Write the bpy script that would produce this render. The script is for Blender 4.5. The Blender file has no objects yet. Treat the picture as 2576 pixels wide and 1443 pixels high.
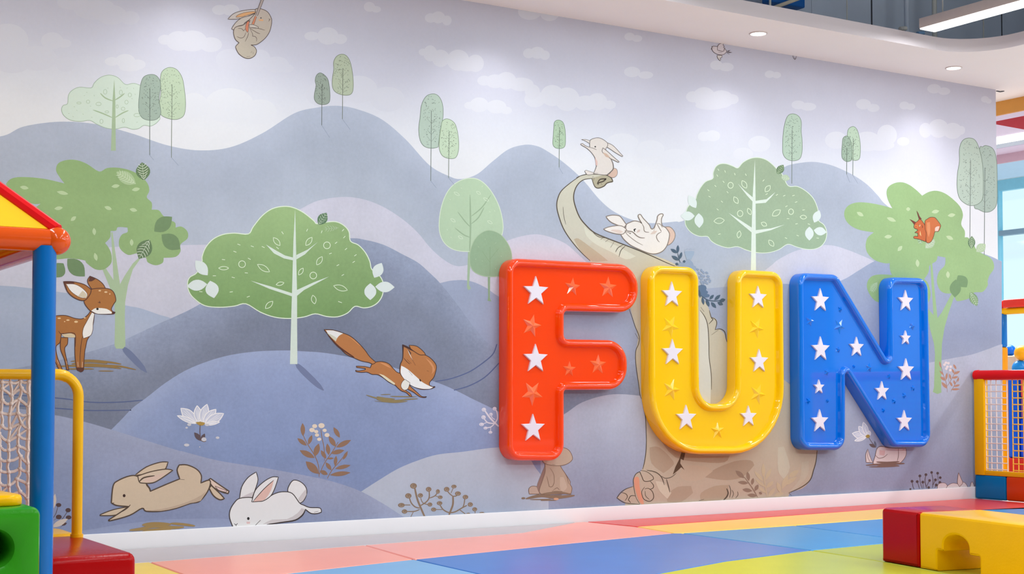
import bpy, bmesh, math, random
from mathutils import Vector, Matrix
from mathutils.geometry import tessellate_polygon
random.seed(7)
SC = bpy.context.scene
COL = SC.collection
# ------------------------------------------------------------------ camera
F_PX, YAW, PITCH, SHIFT = 3572.5, .55925, .03823, 120.8
CAM = Vector((0, -6.9485, .7833))
cd = bpy.data.cameras.new('camera')
cam = bpy.data.objects.new('camera', cd); COL.objects.link(cam)
cam.location = CAM; cam.rotation_euler = (math.pi/2 + PITCH, 0, -YAW)
cd.sensor_width = 36; cd.lens = F_PX/2576*36; cd.shift_y = SHIFT/2576
cd.clip_end = 200; cd.clip_start = .05
SC.camera = cam
# ------------------------------------------------------------------ light and exposure
SC.view_settings.view_transform = 'Standard'; SC.view_settings.look = 'None'
SC.view_settings.exposure = 0.24; SC.view_settings.gamma = 1
SC.view_settings.use_curve_mapping = False
wd = bpy.data.worlds.new('daylight'); SC.world = wd; wd.use_nodes = True
wb = wd.node_tree.nodes['Background']
wb.inputs[0].default_value = (.80, .94, 1.0, 1); wb.inputs[1].default_value = .95
def lamp(name, typ, loc, energy, color=(1, 1, 1), rot=(0, 0, 0), **kw):
    l = bpy.data.lights.new(name, typ); l.energy = energy; l.color = color
    for k, v in kw.items(): setattr(l, k, v)
    o = bpy.data.objects.new(name, l); o.location = loc; o.rotation_euler = rot
    COL.objects.link(o); return o
DOWN_X = [-1.18, .605, 2.389, 4.173, 5.957, 7.741]
DOWN_Y = -.325
for x in DOWN_X:      # the downlights along the soffit
    lamp('downlight_beam', 'SPOT', (x, DOWN_Y, 2.985), 15 if x > 7 else 10, (.97, .99, 1), spot_size=math.radians(118), spot_blend=.85, shadow_soft_size=.05)
LIN = [(x, y) for y in (-.80, -3.3, -5.8) for x in (6.94, 4.84, 2.74, .64)]   # hanging linear lamps, far end of each
for x, y in LIN:
    lamp('linear_lamp_glow', 'AREA', (x, y-.9, 3.044), 21, (.91, .98, 1), shape='RECTANGLE', size=.12, size_y=1.78)
lamp('added_front_fill', 'AREA', (8.8, -7.1, 2.9), 120, (.89, .975, 1), rot=(math.radians(64), 0, 0), shape='RECTANGLE', size=9, size_y=.15)   # added unseen fill behind the camera, evens the light on the mural
lamp('strip_light_glow', 'AREA', (10.33, -2.6, 2.96), 60, (.97, .985, 1), shape='RECTANGLE', size=.2, size_y=4)
lamp('added_side_fill', 'AREA', (10.6, 2.2, 2.7), 110, (.95, .98, 1), shape='RECTANGLE', size=1.5, size_y=2)  # added fill brightening the side room, no fixture belongs to it

# ------------------------------------------------------------------ helpers
def lin(c):
    return tuple((v/12.92 if v <= .04045 else ((v+.055)/1.055)**2.4) for v in (c[0]/255, c[1]/255, c[2]/255))
_f = Vector((math.sin(YAW)*math.cos(PITCH), math.cos(YAW)*math.cos(PITCH), math.sin(PITCH)))
_r = Vector((math.cos(YAW), -math.sin(YAW), 0)); _u = _r.cross(_f)
def ray(x, y): return _f + _r*((x-1288)/F_PX) - _u*((y-721.5-SHIFT)/F_PX)
def on(x, y, ax, v):                       # point seen at photo pixel x, y on the plane axis = v
    d = ray(x, y); return CAM + d*((v-CAM[ax])/d[ax])
def mat(name, rgb, rough=.5, coat=0, noise=0, nscale=20, bump=0, bscale=200, emit=0, metallic=0, spec=.3, alpha=1):
    m = bpy.data.materials.new(name); m.use_nodes = True
    nt = m.node_tree; b = nt.nodes['Principled BSDF']
    c = (*lin(rgb), 1)
    b.inputs['Base Color'].default_value = c
    b.inputs['Roughness'].default_value = rough; b.inputs['Metallic'].default_value = metallic
    b.inputs['Specular IOR Level'].default_value = spec
    b.inputs['Coat Weight'].default_value = coat; b.inputs['Coat Roughness'].default_value = .04
    if emit:
        b.inputs['Emission Color'].default_value = c; b.inputs['Emission Strength'].default_value = emit
    if noise or bump:
        tc = nt.nodes.new('ShaderNodeTexCoord')
    if noise:
        n = nt.nodes.new('ShaderNodeTexNoise'); n.inputs['Scale'].default_value = nscale; n.inputs['Detail'].default_value = 5
        nt.links.new(tc.outputs['Object'], n.inputs['Vector'])
        mr = nt.nodes.new('ShaderNodeMapRange'); mr.inputs[1].default_value = .3; mr.inputs[2].default_value = .7
        mr.inputs[3].default_value = 1-noise; mr.inputs[4].default_value = 1+noise
        nt.links.new(n.outputs['Fac'], mr.inputs[0])
        hs = nt.nodes.new('ShaderNodeHueSaturation'); hs.inputs['Color'].default_value = c
        nt.links.new(mr.outputs[0], hs.inputs['Value']); nt.links.new(hs.outputs[0], b.inputs['Base Color'])
    if bump:
        n2 = nt.nodes.new('ShaderNodeTexNoise'); n2.inputs['Scale'].default_value = bscale
        nt.links.new(tc.outputs['Object'], n2.inputs['Vector'])
        bp = nt.nodes.new('ShaderNodeBump'); bp.inputs['Strength'].default_value = bump; bp.inputs['Distance'].default_value = .01
        nt.links.new(n2.outputs['Fac'], bp.inputs['Height']); nt.links.new(bp.outputs[0], b.inputs['Normal'])
    return m
def link(name, me, m=None, parent=None):
    o = bpy.data.objects.new(name, me); COL.objects.link(o)
    if m is not None and not me.materials: me.materials.append(m)
    if parent is not None: o.parent = parent
    return o
def tag(o, label=None, cat=None, group=None, kind=None):
    for k, v in (('label', label), ('category', cat), ('group', group), ('kind', kind)):
        if v: o[k] = v
    return o
def empty(name, label, cat, loc=(0, 0, 0), group=None):
    o = bpy.data.objects.new(name, None); COL.objects.link(o); o.location = loc
    o.empty_display_size = .1
    return tag(o, label, cat, group)
def shade(me, ang=35):
    me.polygons.foreach_set('use_smooth', [True]*len(me.polygons))
    me.set_sharp_from_angle(angle=math.radians(ang))
def fin(bm, name, m, parent=None, ang=35, smooth=True, off=None):
    if off is not None: bmesh.ops.translate(bm, verts=bm.verts, vec=-Vector(off))
    bmesh.ops.recalc_face_normals(bm, faces=bm.faces)
    me = bpy.data.meshes.new(name); bm.to_mesh(me); bm.free()
    if smooth: shade(me, ang)
    return link(name, me, m, parent)
def bbox(bm, a, b, bev=0, seg=3):
    r = bmesh.ops.create_cube(bm, size=1)['verts']
    for v in r: v.co = Vector([a[i]+(v.co[i]+.5)*(b[i]-a[i]) for i in range(3)])
    if bev:
        es = list({e for v in r for e in v.link_edges})
        bmesh.ops.bevel(bm, geom=es, offset=bev, segments=seg, profile=.5, affect='EDGES')
def box(name, a, b, m, parent=None, bev=0, seg=3, off=None):
    bm = bmesh.new(); bbox(bm, a, b, bev, seg); return fin(bm, name, m, parent, off=off)
def btube(bm, pts, r, n=12, caps=True):
    pts = [Vector(p) for p in pts]; rings = []; up = None
    for i, p in enumerate(pts):
        t = (pts[min(i+1, len(pts)-1)]-pts[max(i-1, 0)]).normalized()
        if up is None:
            up = t.cross(Vector((0, 0, 1)) if abs(t.z) < .9 else Vector((1, 0, 0))).normalized()
        up = (up-t*up.dot(t)).normalized(); w = t.cross(up)
        rr = r[i] if isinstance(r, (list, tuple)) else r
        rings.append([bm.verts.new(p+up*rr*math.cos(2*math.pi*k/n)+w*rr*math.sin(2*math.pi*k/n)) for k in range(n)])
    for a, b in zip(rings, rings[1:]):
        for k in range(n): bm.faces.new((a[k], a[(k+1) % n], b[(k+1) % n], b[k]))
    if caps: bm.faces.new(rings[0][::-1]); bm.faces.new(rings[-1])
def tube(name, pts, r, m, parent=None, n=12, off=None):
    bm = bmesh.new(); btube(bm, pts, r, n); return fin(bm, name, m, parent, 50, off=off)
def ball(name, c, r, m, parent=None, off=None, sx=1):
    bm = bmesh.new(); bmesh.ops.create_uvsphere(bm, u_segments=24, v_segments=14, radius=r)
    bmesh.ops.translate(bm, verts=bm.verts, vec=c); return fin(bm, name, m, parent, 180, off=off)
def arcpts(c, r, a0, a1, n, plane='xz'):
    o = []
    for i in range(n+1):
        a = math.radians(a0+(a1-a0)*i/n); p, q = r*math.cos(a), r*math.sin(a)
        o.append({'xz': (c[0]+p, c[1], c[2]+q), 'xy': (c[0]+p, c[1]+q, c[2]), 'yz': (c[0], c[1]+p, c[2]+q)}[plane])
    return o
def rpoly(pts, n=8):                       # polygon of (x, y, r) with rounded corners
    out = []; N = len(pts)
    for i in range(N):
        p = Vector(pts[i][:2]); a = Vector(pts[i-1][:2])-p; b = Vector(pts[(i+1) % N][:2])-p
        r = pts[i][2]
        la, lb = a.length, b.length; a.normalize(); b.normalize()
        th = a.angle(b)
        if r <= 0 or th > 3.13: out.append(p); continue
        d = min(r/math.tan(th/2), la*.49, lb*.49); r = d*math.tan(th/2)
        c = p+(a+b).normalized()*(r/math.sin(th/2))
        s, e = p+a*d-c, p+b*d-c
        an = math.atan2(s.x*e.y-s.y*e.x, s.dot(e))
        for k in range(n+1):
            t = an*k/n; out.append(c+Vector((s.x*math.cos(t)-s.y*math.sin(t), s.x*math.sin(t)+s.y*math.cos(t))))
    return out
def area2(p): return sum(p[i-1].x*p[i].y-p[i].x*p[i-1].y for i in range(len(p)))
def inset(p, d):                           # p CCW, positive d moves inwards
    out = []; N = len(p)
    for i in range(N):
        e1 = (p[i]-p[i-1]); e2 = (p[(i+1) % N]-p[i])
        if e1.length < 1e-9: e1 = e2
        if e2.length < 1e-9: e2 = e1
        n1 = Vector((-e1.y, e1.x)).normalized(); n2 = Vector((-e2.y, e2.x)).normalized()
        m = n1+n2; k = m.dot(n1)
        out.append(p[i]+m*(d/max(k, .35)))
    return out

# ------------------------------------------------------------------ materials of the setting and the play equipment
M = {}
M['white'] = mat('white_paint', (236, 234, 233), .55, noise=.015, nscale=3)
M['soffit'] = mat('soffit_paint', (247, 240, 237), .6, noise=.015, nscale=2)
M['skirt'] = mat('skirting_gloss', (238, 236, 238), .3, noise=.01, nscale=4)
M['slate'] = mat('slate_void_paint', (194, 204, 218), .8, noise=.08, nscale=1.5)
M['dark'] = mat('dark_gap', (60, 62, 70), .9, noise=.05)
def vinyl(name, rgb, rough=.22): return mat(name, rgb, rough, noise=.03, nscale=6, bump=.06, bscale=90, spec=.16)
M['red'] = vinyl('red_vinyl', (180, 2, 6)); M['yellow'] = vinyl('yellow_vinyl', (255, 190, 2)); M['green'] = vinyl('green_vinyl', (52, 150, 28))
M['blue'] = vinyl('blue_vinyl', (6, 108, 166)); M['orange'] = vinyl('orange_vinyl', (206, 62, 10))
M['railred'] = vinyl('rail_red_vinyl', (224, 18, 24)); M['bandyellow'] = vinyl('band_yellow_vinyl', (240, 176, 0))
M['pbl'] = mat('post_blue_plastic', (4, 108, 190), .2, coat=.1, noise=.02)
M['por'] = mat('tube_orange_plastic', (232, 84, 8), .16, coat=.25, noise=.02)
M['pye'] = mat('rail_yellow_plastic', (246, 184, 4), .3, coat=.2, noise=.02)
M['roofy'] = mat('roof_yellow_sheet', (255, 200, 34), .22, coat=.3, noise=.03, nscale=4)
M['roofr'] = mat('roof_red_trim', (232, 10, 18), .3, coat=.2, noise=.02)
M['rope'] = mat('net_rope', (238, 218, 208), .8, noise=.08, nscale=60)
M['roy'] = mat('net_rope_yellow', (246, 190, 70), .8, noise=.06, nscale=60)
M['glow'] = mat('lamp_diffuser', (255, 255, 255), .5, emit=4, noise=.001)
M['metal'] = mat('lamp_housing', (214, 200, 196), .45, noise=.02)
M['wire'] = mat('hanger_wire', (196, 196, 190), .5, noise=.02)
M['frame'] = mat('window_frame', (150, 214, 236), .4, noise=.03)
M['trans'] = mat('window_transom', (140, 166, 186), .4, noise=.03)
M['gap'] = mat('joint_shadow', (70, 30, 30), .9, noise=.05)

# ------------------------------------------------------------------ setting
floor = box('floor', (-7, -11, -.12), (14.1, 9, -.03), mat('floor_base', (228, 214, 206), .6, noise=.05)); tag(floor, 'play room floor under the coloured mats', kind='structure')
WX = 8.575
wall = box('wall_back', (-7, 0, 0), (WX, .14, 3.9), M['white']); tag(wall, 'white wall papered with a pastel woodland mural', kind='structure')
sk = box('baseboard_back', (-7, -.016, -.02), (8.30, -.0005, .083), M['skirt'], bev=.003); tag(sk, 'white skirting board under the mural', kind='structure')
# soffit with its rounded opening
def soffit():
    bm = bmesh.new()
    inner = [(-7, -.613), (7.235, -.613)] + [(7.235+.36*math.cos(a), -.973+.36*math.sin(a)) for a in [math.radians(90-10*i) for i in range(10)]] + [(7.595, -11)]
    outer = [(-7, 0.0), (8.95, 0.0), (8.95, .9), (9.9, .9), (9.9, -11)]
    poly = [Vector((x, y, 0)) for x, y in inner] + [Vector((8.95, -11, 0)), Vector((8.95, .30, 0)), Vector((8.576, .30, 0)), Vector((8.576, 0, 0)), Vector((-7, 0, 0))]
    tri = tessellate_polygon([poly]); n = len(poly)
    lo = [bm.verts.new((p.x, p.y, 3.0)) for p in poly]; hi = [bm.verts.new((p.x, p.y, 3.086)) for p in poly]
    for t in tri:
        bm.faces.new([lo[i] for i in t]); bm.faces.new([hi[i] for i in t])
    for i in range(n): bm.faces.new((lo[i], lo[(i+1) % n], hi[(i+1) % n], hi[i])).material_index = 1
    o = fin(bm, 'ceiling', M['soffit'], ang=25); o.data.materials.append(mat('fascia_shade_tint', (222, 211, 214), .6, noise=.015, nscale=3)); tag(o, 'white plasterboard soffit with a rounded opening', kind='structure'); return o  # fascia tinted darker than the soffit: its shade is put into the colour
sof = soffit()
v = box('ceiling.001', (-7, -11, 4.3), (9.3, .0, 4.4), M['slate']); tag(v, 'dark slate deck above the open ceiling', kind='structure')
v = box('wall_void', (-7, -.012, 3.09), (9.3, -.002, 4.3), M['slate']); tag(v, 'slate grey wall inside the ceiling void', kind='structure')
v = box('wall_void.001', (9.2, -11, 3.09), (9.3, -.02, 4.3), M['slate']); tag(v, 'slate grey wall at the side of the ceiling void', kind='structure')
v = box('wall_front', (-7.1, -11.1, 0), (14.1, -11, 4.3), mat('front_wall_paint', (190, 186, 183), .8, noise=.05)); tag(v, 'plain wall of the hall behind the viewer', kind='structure')
v = box('wall_left', (-7.1, -11, 0), (-7, .14, 4.3), M['white']); tag(v, 'plain white side wall of the room', kind='structure')
# ------------------------------------------------------------------ the printed mural: flat colour shapes lying on wall_back
def mural_mat():
    m = bpy.data.materials.new('mural_print'); m.use_nodes = True
    nt = m.node_tree; b = nt.nodes['Principled BSDF']; b.inputs['Roughness'].default_value = .55; b.inputs['Specular IOR Level'].default_value = .25
    at = nt.nodes.new('ShaderNodeAttribute'); at.attribute_name = 'print'
    tc = nt.nodes.new('ShaderNodeTexCoord')
    def noise(sc, det, lo, hi):
        n = nt.nodes.new('ShaderNodeTexNoise'); n.inputs['Scale'].default_value = sc; n.inputs['Detail'].default_value = det
        n.inputs['Roughness'].default_value = .65
        nt.links.new(tc.outputs['Object'], n.inputs['Vector'])
        r = nt.nodes.new('ShaderNodeMapRange'); r.inputs[1].default_value = .3; r.inputs[2].default_value = .7
        r.inputs[3].default_value = lo; r.inputs[4].default_value = hi; nt.links.new(n.outputs['Fac'], r.inputs[0]); return r.outputs[0]
    def math_(op, a, c):
        x = nt.nodes.new('ShaderNodeMath'); x.operation = op
        for i, q in enumerate((a, c)):
            if isinstance(q, (int, float)): x.inputs[i].default_value = q
            else: nt.links.new(q, x.inputs[i])
        return x.outputs[0]
    tot = math_('ADD', noise(1.6, 6, -.19, .19), noise(55, 6, -.085, .085))
    val = math_('ADD', math_('MULTIPLY', tot, at.outputs['Alpha']), 1.0)
    hs = nt.nodes.new('ShaderNodeHueSaturation'); nt.links.new(at.outputs['Color'], hs.inputs['Color']); nt.links.new(val, hs.inputs['Value'])
    nt.links.new(hs.outputs[0], b.inputs['Base Color'])
    return m
MU = mural_mat()
class Motif:
    def __init__(s, name, label, layer):
        s.name, s.label, s.ly = name, label, layer; s.v = []; s.f = []; s.c = []; s.x0 = s.y0 = 0; s.s = 1.
    def C(s, x0, y0, k): s.x0, s.y0, s.s = x0, y0, k; return s
    def px(s, p): return (s.x0+p[0]/s.s, s.y0+p[1]/s.s)
    def put(s, P, faces, cols):
        y = -.0002-s.ly*1.2e-5; b = len(s.v)
        for p in P:
            q = on(p[0], p[1], 1, y); s.v.append((q.x, y, q.z))
        s.c += cols
        s.f += [tuple(b+i for i in f) for f in faces]
    @staticmethod
    def smooth(P, closed, k=4, lim=68):
        if k <= 1: return P
        n = len(P); out = []
        def sharp(i):
            if not closed and i in (0, n-1): return True
            a, b, c = P[i-1], P[i], P[(i+1) % n]
            u = (b[0]-a[0], b[1]-a[1]); w = (c[0]-b[0], c[1]-b[1])
            t = abs(math.degrees(math.atan2(u[0]*w[1]-u[1]*w[0], u[0]*w[0]+u[1]*w[1]))); return t > lim
        S = [sharp(i) for i in range(n)]
        for i in range(n if closed else n-1):
            p1, p2 = P[i], P[(i+1) % n]
            p0 = p1 if S[i] else P[i-1]
            p3 = p2 if S[(i+1) % n] else P[(i+2) % n]
            for j in range(k):
                t = j/k; t2, t3 = t*t, t*t*t
                out.append(tuple(.5*(2*p1[q]+(p2[q]-p0[q])*t+(2*p0[q]-5*p1[q]+4*p2[q]-p3[q])*t2+(3*p1[q]-p0[q]-3*p2[q]+p3[q])*t3) for q in (0, 1)))
        if not closed: out.append(P[-1])
        return out
    def fill(s, col, pts, g=.3, k=4, raw=False, col2=None):
        P = pts if raw else [s.px(p) for p in pts]
        P = s.smooth(P, True, k)
        tri = tessellate_polygon([[Vector((p[0], p[1], 0)) for p in P]])
        c = lin(col)
        if col2:
            d = lin(col2); ys = [p[1] for p in P]; a, b = min(ys), max(ys)
            cc = [tuple(c[q]+(d[q]-c[q])*(p[1]-a)/(b-a) for q in range(3))+(g,) for p in P]
        else: cc = [(*c, g)]*len(P)
        s.put(P, tri, cc); s.ly += 1; return P
    def line(s, col, w, pts, taper=.45, k=4, g=.2, closed=False, raw=False, up=True):
        P = pts if raw else [s.px(p) for p in pts]
        if not raw and len(P) > 2 or closed: P = s.smooth(P, closed, k)
        n = len(P); V = []
        for i in range(n):
            if closed: a, b = P[i-1], P[(i+1) % n]
            else: a, b = P[max(i-1, 0)], P[min(i+1, n-1)]
            dx, dy = b[0]-a[0], b[1]-a[1]; l = math.hypot(dx, dy) or 1
            e = 1 if closed else 1-(1-taper)*abs(2*i/(n-1)-1)**3
            h = w*.5*e; V += [(P[i][0]-dy/l*h, P[i][1]+dx/l*h), (P[i][0]+dy/l*h, P[i][1]-dx/l*h)]
        m = n if closed else n-1
        s.put(V, [(2*i, 2*i+1, (2*i+3) % (2*n), (2*i+2) % (2*n)) for i in range(m)], [(*lin(col), g)]*len(V))
        if up: s.ly += 1
    def out(s, col, lc, w, pts, g=.3, k=4, col2=None):
        P = s.fill(col, pts, g, k, col2=col2); s.line(lc, w, P, raw=True, closed=True, k=1)
    def ell(s, col, cx, cy, rx, ry=None, rot=0, g=.2, n=20, up=True):
        ry = rx if ry is None else ry; a = math.radians(rot)
        P = []
        for i in range(n):
            u, w = rx*math.cos(2*math.pi*i/n), ry*math.sin(2*math.pi*i/n)
            P.append(s.px((cx+u*math.cos(a)-w*math.sin(a), cy+u*math.sin(a)+w*math.cos(a))))
        s.put(P, [tuple(range(n))], [(*lin(col), g)]*n)
        if up: s.ly += 1
        return P
    def ring(s, col, w, cx, cy, rx, ry=None, rot=0):
        a = len(s.v); ry = ry or rx
        P = [(cx+rx*math.cos(2*math.pi*i/18), cy+ry*math.sin(2*math.pi*i/18)) for i in range(18)]
        s.line(col, w, P, closed=True, k=1)
    def leafshape(s, a, b, w):
        dx, dy = b[0]-a[0], b[1]-a[1]; n = (-dy, dx); l = math.hypot(dx, dy); n = (n[0]/l*w/2, n[1]/l*w/2)
        L = [(a[0]+dx*t+n[0]*h, a[1]+dy*t+n[1]*h) for t, h in ((.0, 0), (.15, .5), (.35, .95), (.6, 1), (.82, .62), (1, 0), (.82, -.62), (.6, -1), (.35, -.95), (.15, -.5))]
        return L
    def leaf(s, col, a, b, w, g=.25, lc=None, lw=1, up=True):
        P = s.fill(col, s.leafshape(a, b, w), g, 2)
        if lc: s.line(lc, lw, P, raw=True, closed=True, k=1)
        if not up: s.ly -= 1
    def leafring(s, col, a, b, w, lw=1.6): s.line(col, lw, s.leafshape(a, b, w), closed=True, k=2)
    def veins(s, col, tip, base, w, n=5, lw=1.3):
        dx, dy = base[0]-tip[0], base[1]-tip[1]; l = math.hypot(dx, dy); nx, ny = -dy/l, dx/l
        s.line(col, lw, [(tip[0]+dx*.06, tip[1]+dy*.06), base], k=1)
        for i in range(n):
            t = .22+.68*i/(n-1); h = w*.40*math.sin(math.pi*min(.92, t*.9+.05))
            c = (tip[0]+dx*t, tip[1]+dy*t)
            for q in (1, -1):
                e = (c[0]+nx*h*q-dx*.15, c[1]+ny*h*q-dy*.15)
                s.line(col, lw*.8, [c, ((c[0]+e[0])/2+dx*.03, (c[1]+e[1])/2+dy*.03), e], k=2, up=False)
        s.ly += 1
    def hill(s, ridge, bands, bottom=1400, g=.5, sat=.74):
        def gr(c):
            l = .3*c[0]+.59*c[1]+.11*c[2]; return tuple((l+(q-l)*sat)*.955 for q in c)
        bands = [(d, gr(c)) for d, c in bands]
        P = Motif.smooth(ridge, False, 8, 200); Q = [P[0]]
        for p in P[1:]:
            if p[0] > Q[-1][0]+.5: Q.append(p)
        P = Q
        ds = [b[0] for b in bands]; V = []; cs = []; rows = []
        for d0, d1 in zip(ds, ds[1:]+[ds[-1]+600]):
            rows += [(d0+(d1-d0)*i/3) for i in range(3)]
        def colr(d):
            for (a, ca), (b, cb) in zip(bands, bands[1:]):
                if d <= b:
                    t = (d-a)/(b-a); return tuple(x+(y-x)*t for x, y in zip(lin(ca), lin(cb)))
            return lin(bands[-1][1])
        for p in P:
            for d in rows: V.append((p[0], min(p[1]+d, max(bottom, p[1])))); cs.append((*colr(d), g))
        m = len(rows)
        s.put(V, [(i*m+j, (i+1)*m+j, (i+1)*m+j+1, i*m+j+1) for i in range(len(P)-1) for j in range(m-1)], cs); s.ly += 1
    def ticks(s, col, w, pts, l, ang):
        for i, (x, y) in enumerate(pts):
            a = math.radians(ang[i % len(ang)]); dx, dy = math.cos(a)*l/2, math.sin(a)*l/2
            s.line(col, w, [(x-dx, y-dy), (x+dx, y+dy)], k=1, taper=1, up=False)
        s.ly += 1
    def done(s):
        me = bpy.data.meshes.new(s.name); me.from_pydata(s.v, [], s.f)
        at = me.color_attributes.new('print', 'FLOAT_COLOR', 'POINT')
        at.data.foreach_set('color', [q for c in s.c for q in c])
        me.materials.append(MU)
        o = link(s.name, me, None, wall)
        if s.label: o['label'] = s.label
        return o
# sky: printed lavender fade, soffit shade also put into the upper tones
def sky():
    s = Motif('sky_print', 'pale lavender sky of the mural', 0)
    xs = [-7+.5*i for i in range(31)]+[WX-.0005]; xs = [x for x in xs if x < WX]
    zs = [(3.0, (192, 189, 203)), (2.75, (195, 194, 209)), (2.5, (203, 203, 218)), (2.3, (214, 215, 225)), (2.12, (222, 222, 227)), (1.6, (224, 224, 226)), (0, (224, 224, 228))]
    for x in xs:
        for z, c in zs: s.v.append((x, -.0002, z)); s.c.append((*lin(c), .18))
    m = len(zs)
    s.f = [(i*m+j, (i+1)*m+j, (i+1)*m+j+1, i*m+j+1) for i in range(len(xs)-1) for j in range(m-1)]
    s.done()
sky()
CL = [  # crop, colour, lumps
 ((0,0,3.206),(214,210,216),[(600,20,140,60),(760,70,170,90),(900,120,120,80),(1050,145,75,55)]),
 ((0,0,3.206),(216,213,219),[(60,330,170,140),(420,330,90,70),(520,350,55,35),(300,470,160,100),(530,520,75,60),(100,500,150,90)]),
 ((0,0,3.206),(236,236,238),[(900,495,55,35),(1010,490,80,55),(1110,520,65,40),(1050,545,90,30)]),
 ((0,0,3.206),(217,213,219),[(1330,320,55,40),(1440,330,100,80),(1550,330,120,85),(1700,360,90,60)]),
 ((0,0,3.206),(220,214,219),[(1850,480,110,85),(2000,500,140,100),(2100,470,80,70),(2230,520,100,65),(2310,550,60,35)]),
 ((0,0,3.206),(212,204,209),[(1770,80,60,40),(1860,80,70,45)]),
 ((700,0,3.206),(213,207,214),[(270,290,60,35),(400,290,85,70),(500,315,55,40)]),
 ((0,0,3.206),(229,229,231),[(1560,850,120,100),(1850,850,200,140),(2100,900,130,100)]),
 ((700,0,3.206),(210,200,205),[(735,55,45,40),(790,75,38,27)]),
 ((700,0,3.206),(212,204,210),[(1230,145,48,38),(1290,140,55,48),(1360,165,38,40)]),
 ((700,0,3.206),(222,222,226),[(1165,420,32,28),(1225,430,55,65),(1310,470,70,70),(1450,485,90,85),(1590,510,68,70),(1520,545,80,30)]),
 ((700,0,3.206),(227,230,232),[(1660,650,55,40),(1750,655,80,55),(1840,650,80,70),(1960,680,100,55),(2050,740,60,60)]),
 ((700,0,3.206),(222,221,230),[(2070,800,85,65),(2210,770,95,85),(2330,800,100,95),(2480,830,90,60),(2560,810,60,50)]),
 ((700,0,3.206),(240,240,242),[(1545,850,45,30),(1620,845,75,60),(1760,860,80,55),(1840,890,45,30)]),
 ((700,0,3.206),(216,215,220),[(2020,430,45,40),(2090,425,60,48),(2150,445,40,38)]),
 ((700,0,3.206),(224,224,228),[(650,720,150,110),(880,800,140,100),(400,760,180,110)]),
 ((1300,0,3.206),(208,200,207),[(910,295,42,32),(970,310,42,28)]),
 ((1300,0,3.206),(210,204,214),[(930,580,65,42),(1040,605,60,30)]),
 ((1300,0,3.206),(216,215,220),[(1610,525,50,38),(1690,540,60,35)]),
 ((1300,0,3.206),(207,205,214),[(2040,598,40,30),(2095,605,36,26)]),
 ((1300,0,3.206),(220,219,229),[(1420,780,55,45),(1510,780,90,78),(1650,800,100,72),(1740,800,50,40),(1560,850,120,35)]),
 ((1300,0,3.206),(213,212,223),[(2270,845,55,35),(2350,860,65,32)]),
 ((1300,0,3.206),(238,240,240),[(1510,1100,50,38),(1580,1095,60,45)]),
 ((1300,0,3.206),(223,223,230),[(650,820,80,70),(750,845,50,35)]),
 ((1300,0,3.206),(226,226,232),[(850,1150,130,75),(1080,1200,110,70),(1280,1280,130,80)]),
 ((1776,0,3.206),(213,211,222),[(1270,840,60,42),(1350,870,50,32)]),
 ((1776,0,3.206),(213,212,224),[(1600,850,40,32),(1650,860,38,26)]),
 ((1776,0,3.206),(203,200,212),[(1840,715,55,38),(1920,735,50,30)]),
 ((1776,0,3.206),(205,205,220),[(2250,800,32,26),(2280,815,24,20)]),
 ((1776,0,3.206),(222,223,233),[(1770,1050,50,60),(1875,1035,80,75),(1990,1055,75,65),(2060,1050,30,35)]),
 ((1776,0,3.206),(224,224,236),[(1050,1130,90,70),(1300,1140,110,80),(1460,1090,80,85),(1590,1140,50,35),(1400,1170,120,45)]),
 ((1776,0,3.206),(230,230,235),[(430,1160,90,65),(300,1240,80,50)]),
 ((1300,0,3.206),(205,194,201),[(105,95,95,65),(265,110,75,60)]),
]
def skyc(z):
    Z = [(3.0, (192, 189, 203)), (2.75, (195, 194, 209)), (2.5, (203, 203, 218)), (2.3, (214, 215, 225)), (2.12, (222, 222, 227)), (0, (223, 223, 226))]
    for (a, ca), (b, cb) in zip(Z, Z[1:]):
        if z >= b: t = max(0, (a-z)/(a-b)); return tuple(x+(y-x)*t for x, y in zip(ca, cb))
for cr, c, L in CL:
    q0 = on(cr[0]+L[0][0]/cr[2], cr[1]+L[0][1]/cr[2], 1, 0); sc = skyc(q0.z)
    c = tuple(x+max(233-x, 0)*(.14 if L[0][2] > 95 else .3) for x in sc)
    s = Motif('cloud_print', None, 2).C(*cr)
    for l in L: s.ell(c, *l, g=.1, n=28)
    s.done()
def hill(label, ridge, bands, layer, g=.5, sat=.74):
    s = Motif('hill_print', label, layer); s.hill(ridge, bands, g=g, sat=sat); s.done()
hill('far blue grey hills across the mural', [(-700,420),(-300,330),(-120,345),(0,343),(60,318),(150,306),(240,312),(330,335),(420,365),(500,378),(580,370),(660,335),(740,285),(800,270),(850,266),(900,275),(960,300),(1020,350),(1080,415),(1130,443),(1160,450),(1200,438),(1240,405),(1280,375),(1320,364),(1350,367),(1375,379),(1412,404),(1450,436),(1475,462),(1505,498),(1537,527),(1575,547),(1612,558),(1649,561),(1699,557),(1724,553),(1850,500),(1930,450),(1970,422),(1993,413),(2037,407),(2070,410),(2104,420),(2146,440),(2180,463),(2207,490),(2234,519),(2320,575),(2400,610),(2476,638),(2520,657)],
     [(0,(180,190,215)),(90,(172,182,205)),(260,(182,192,212)),(420,(180,190,214))], 30)
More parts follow.
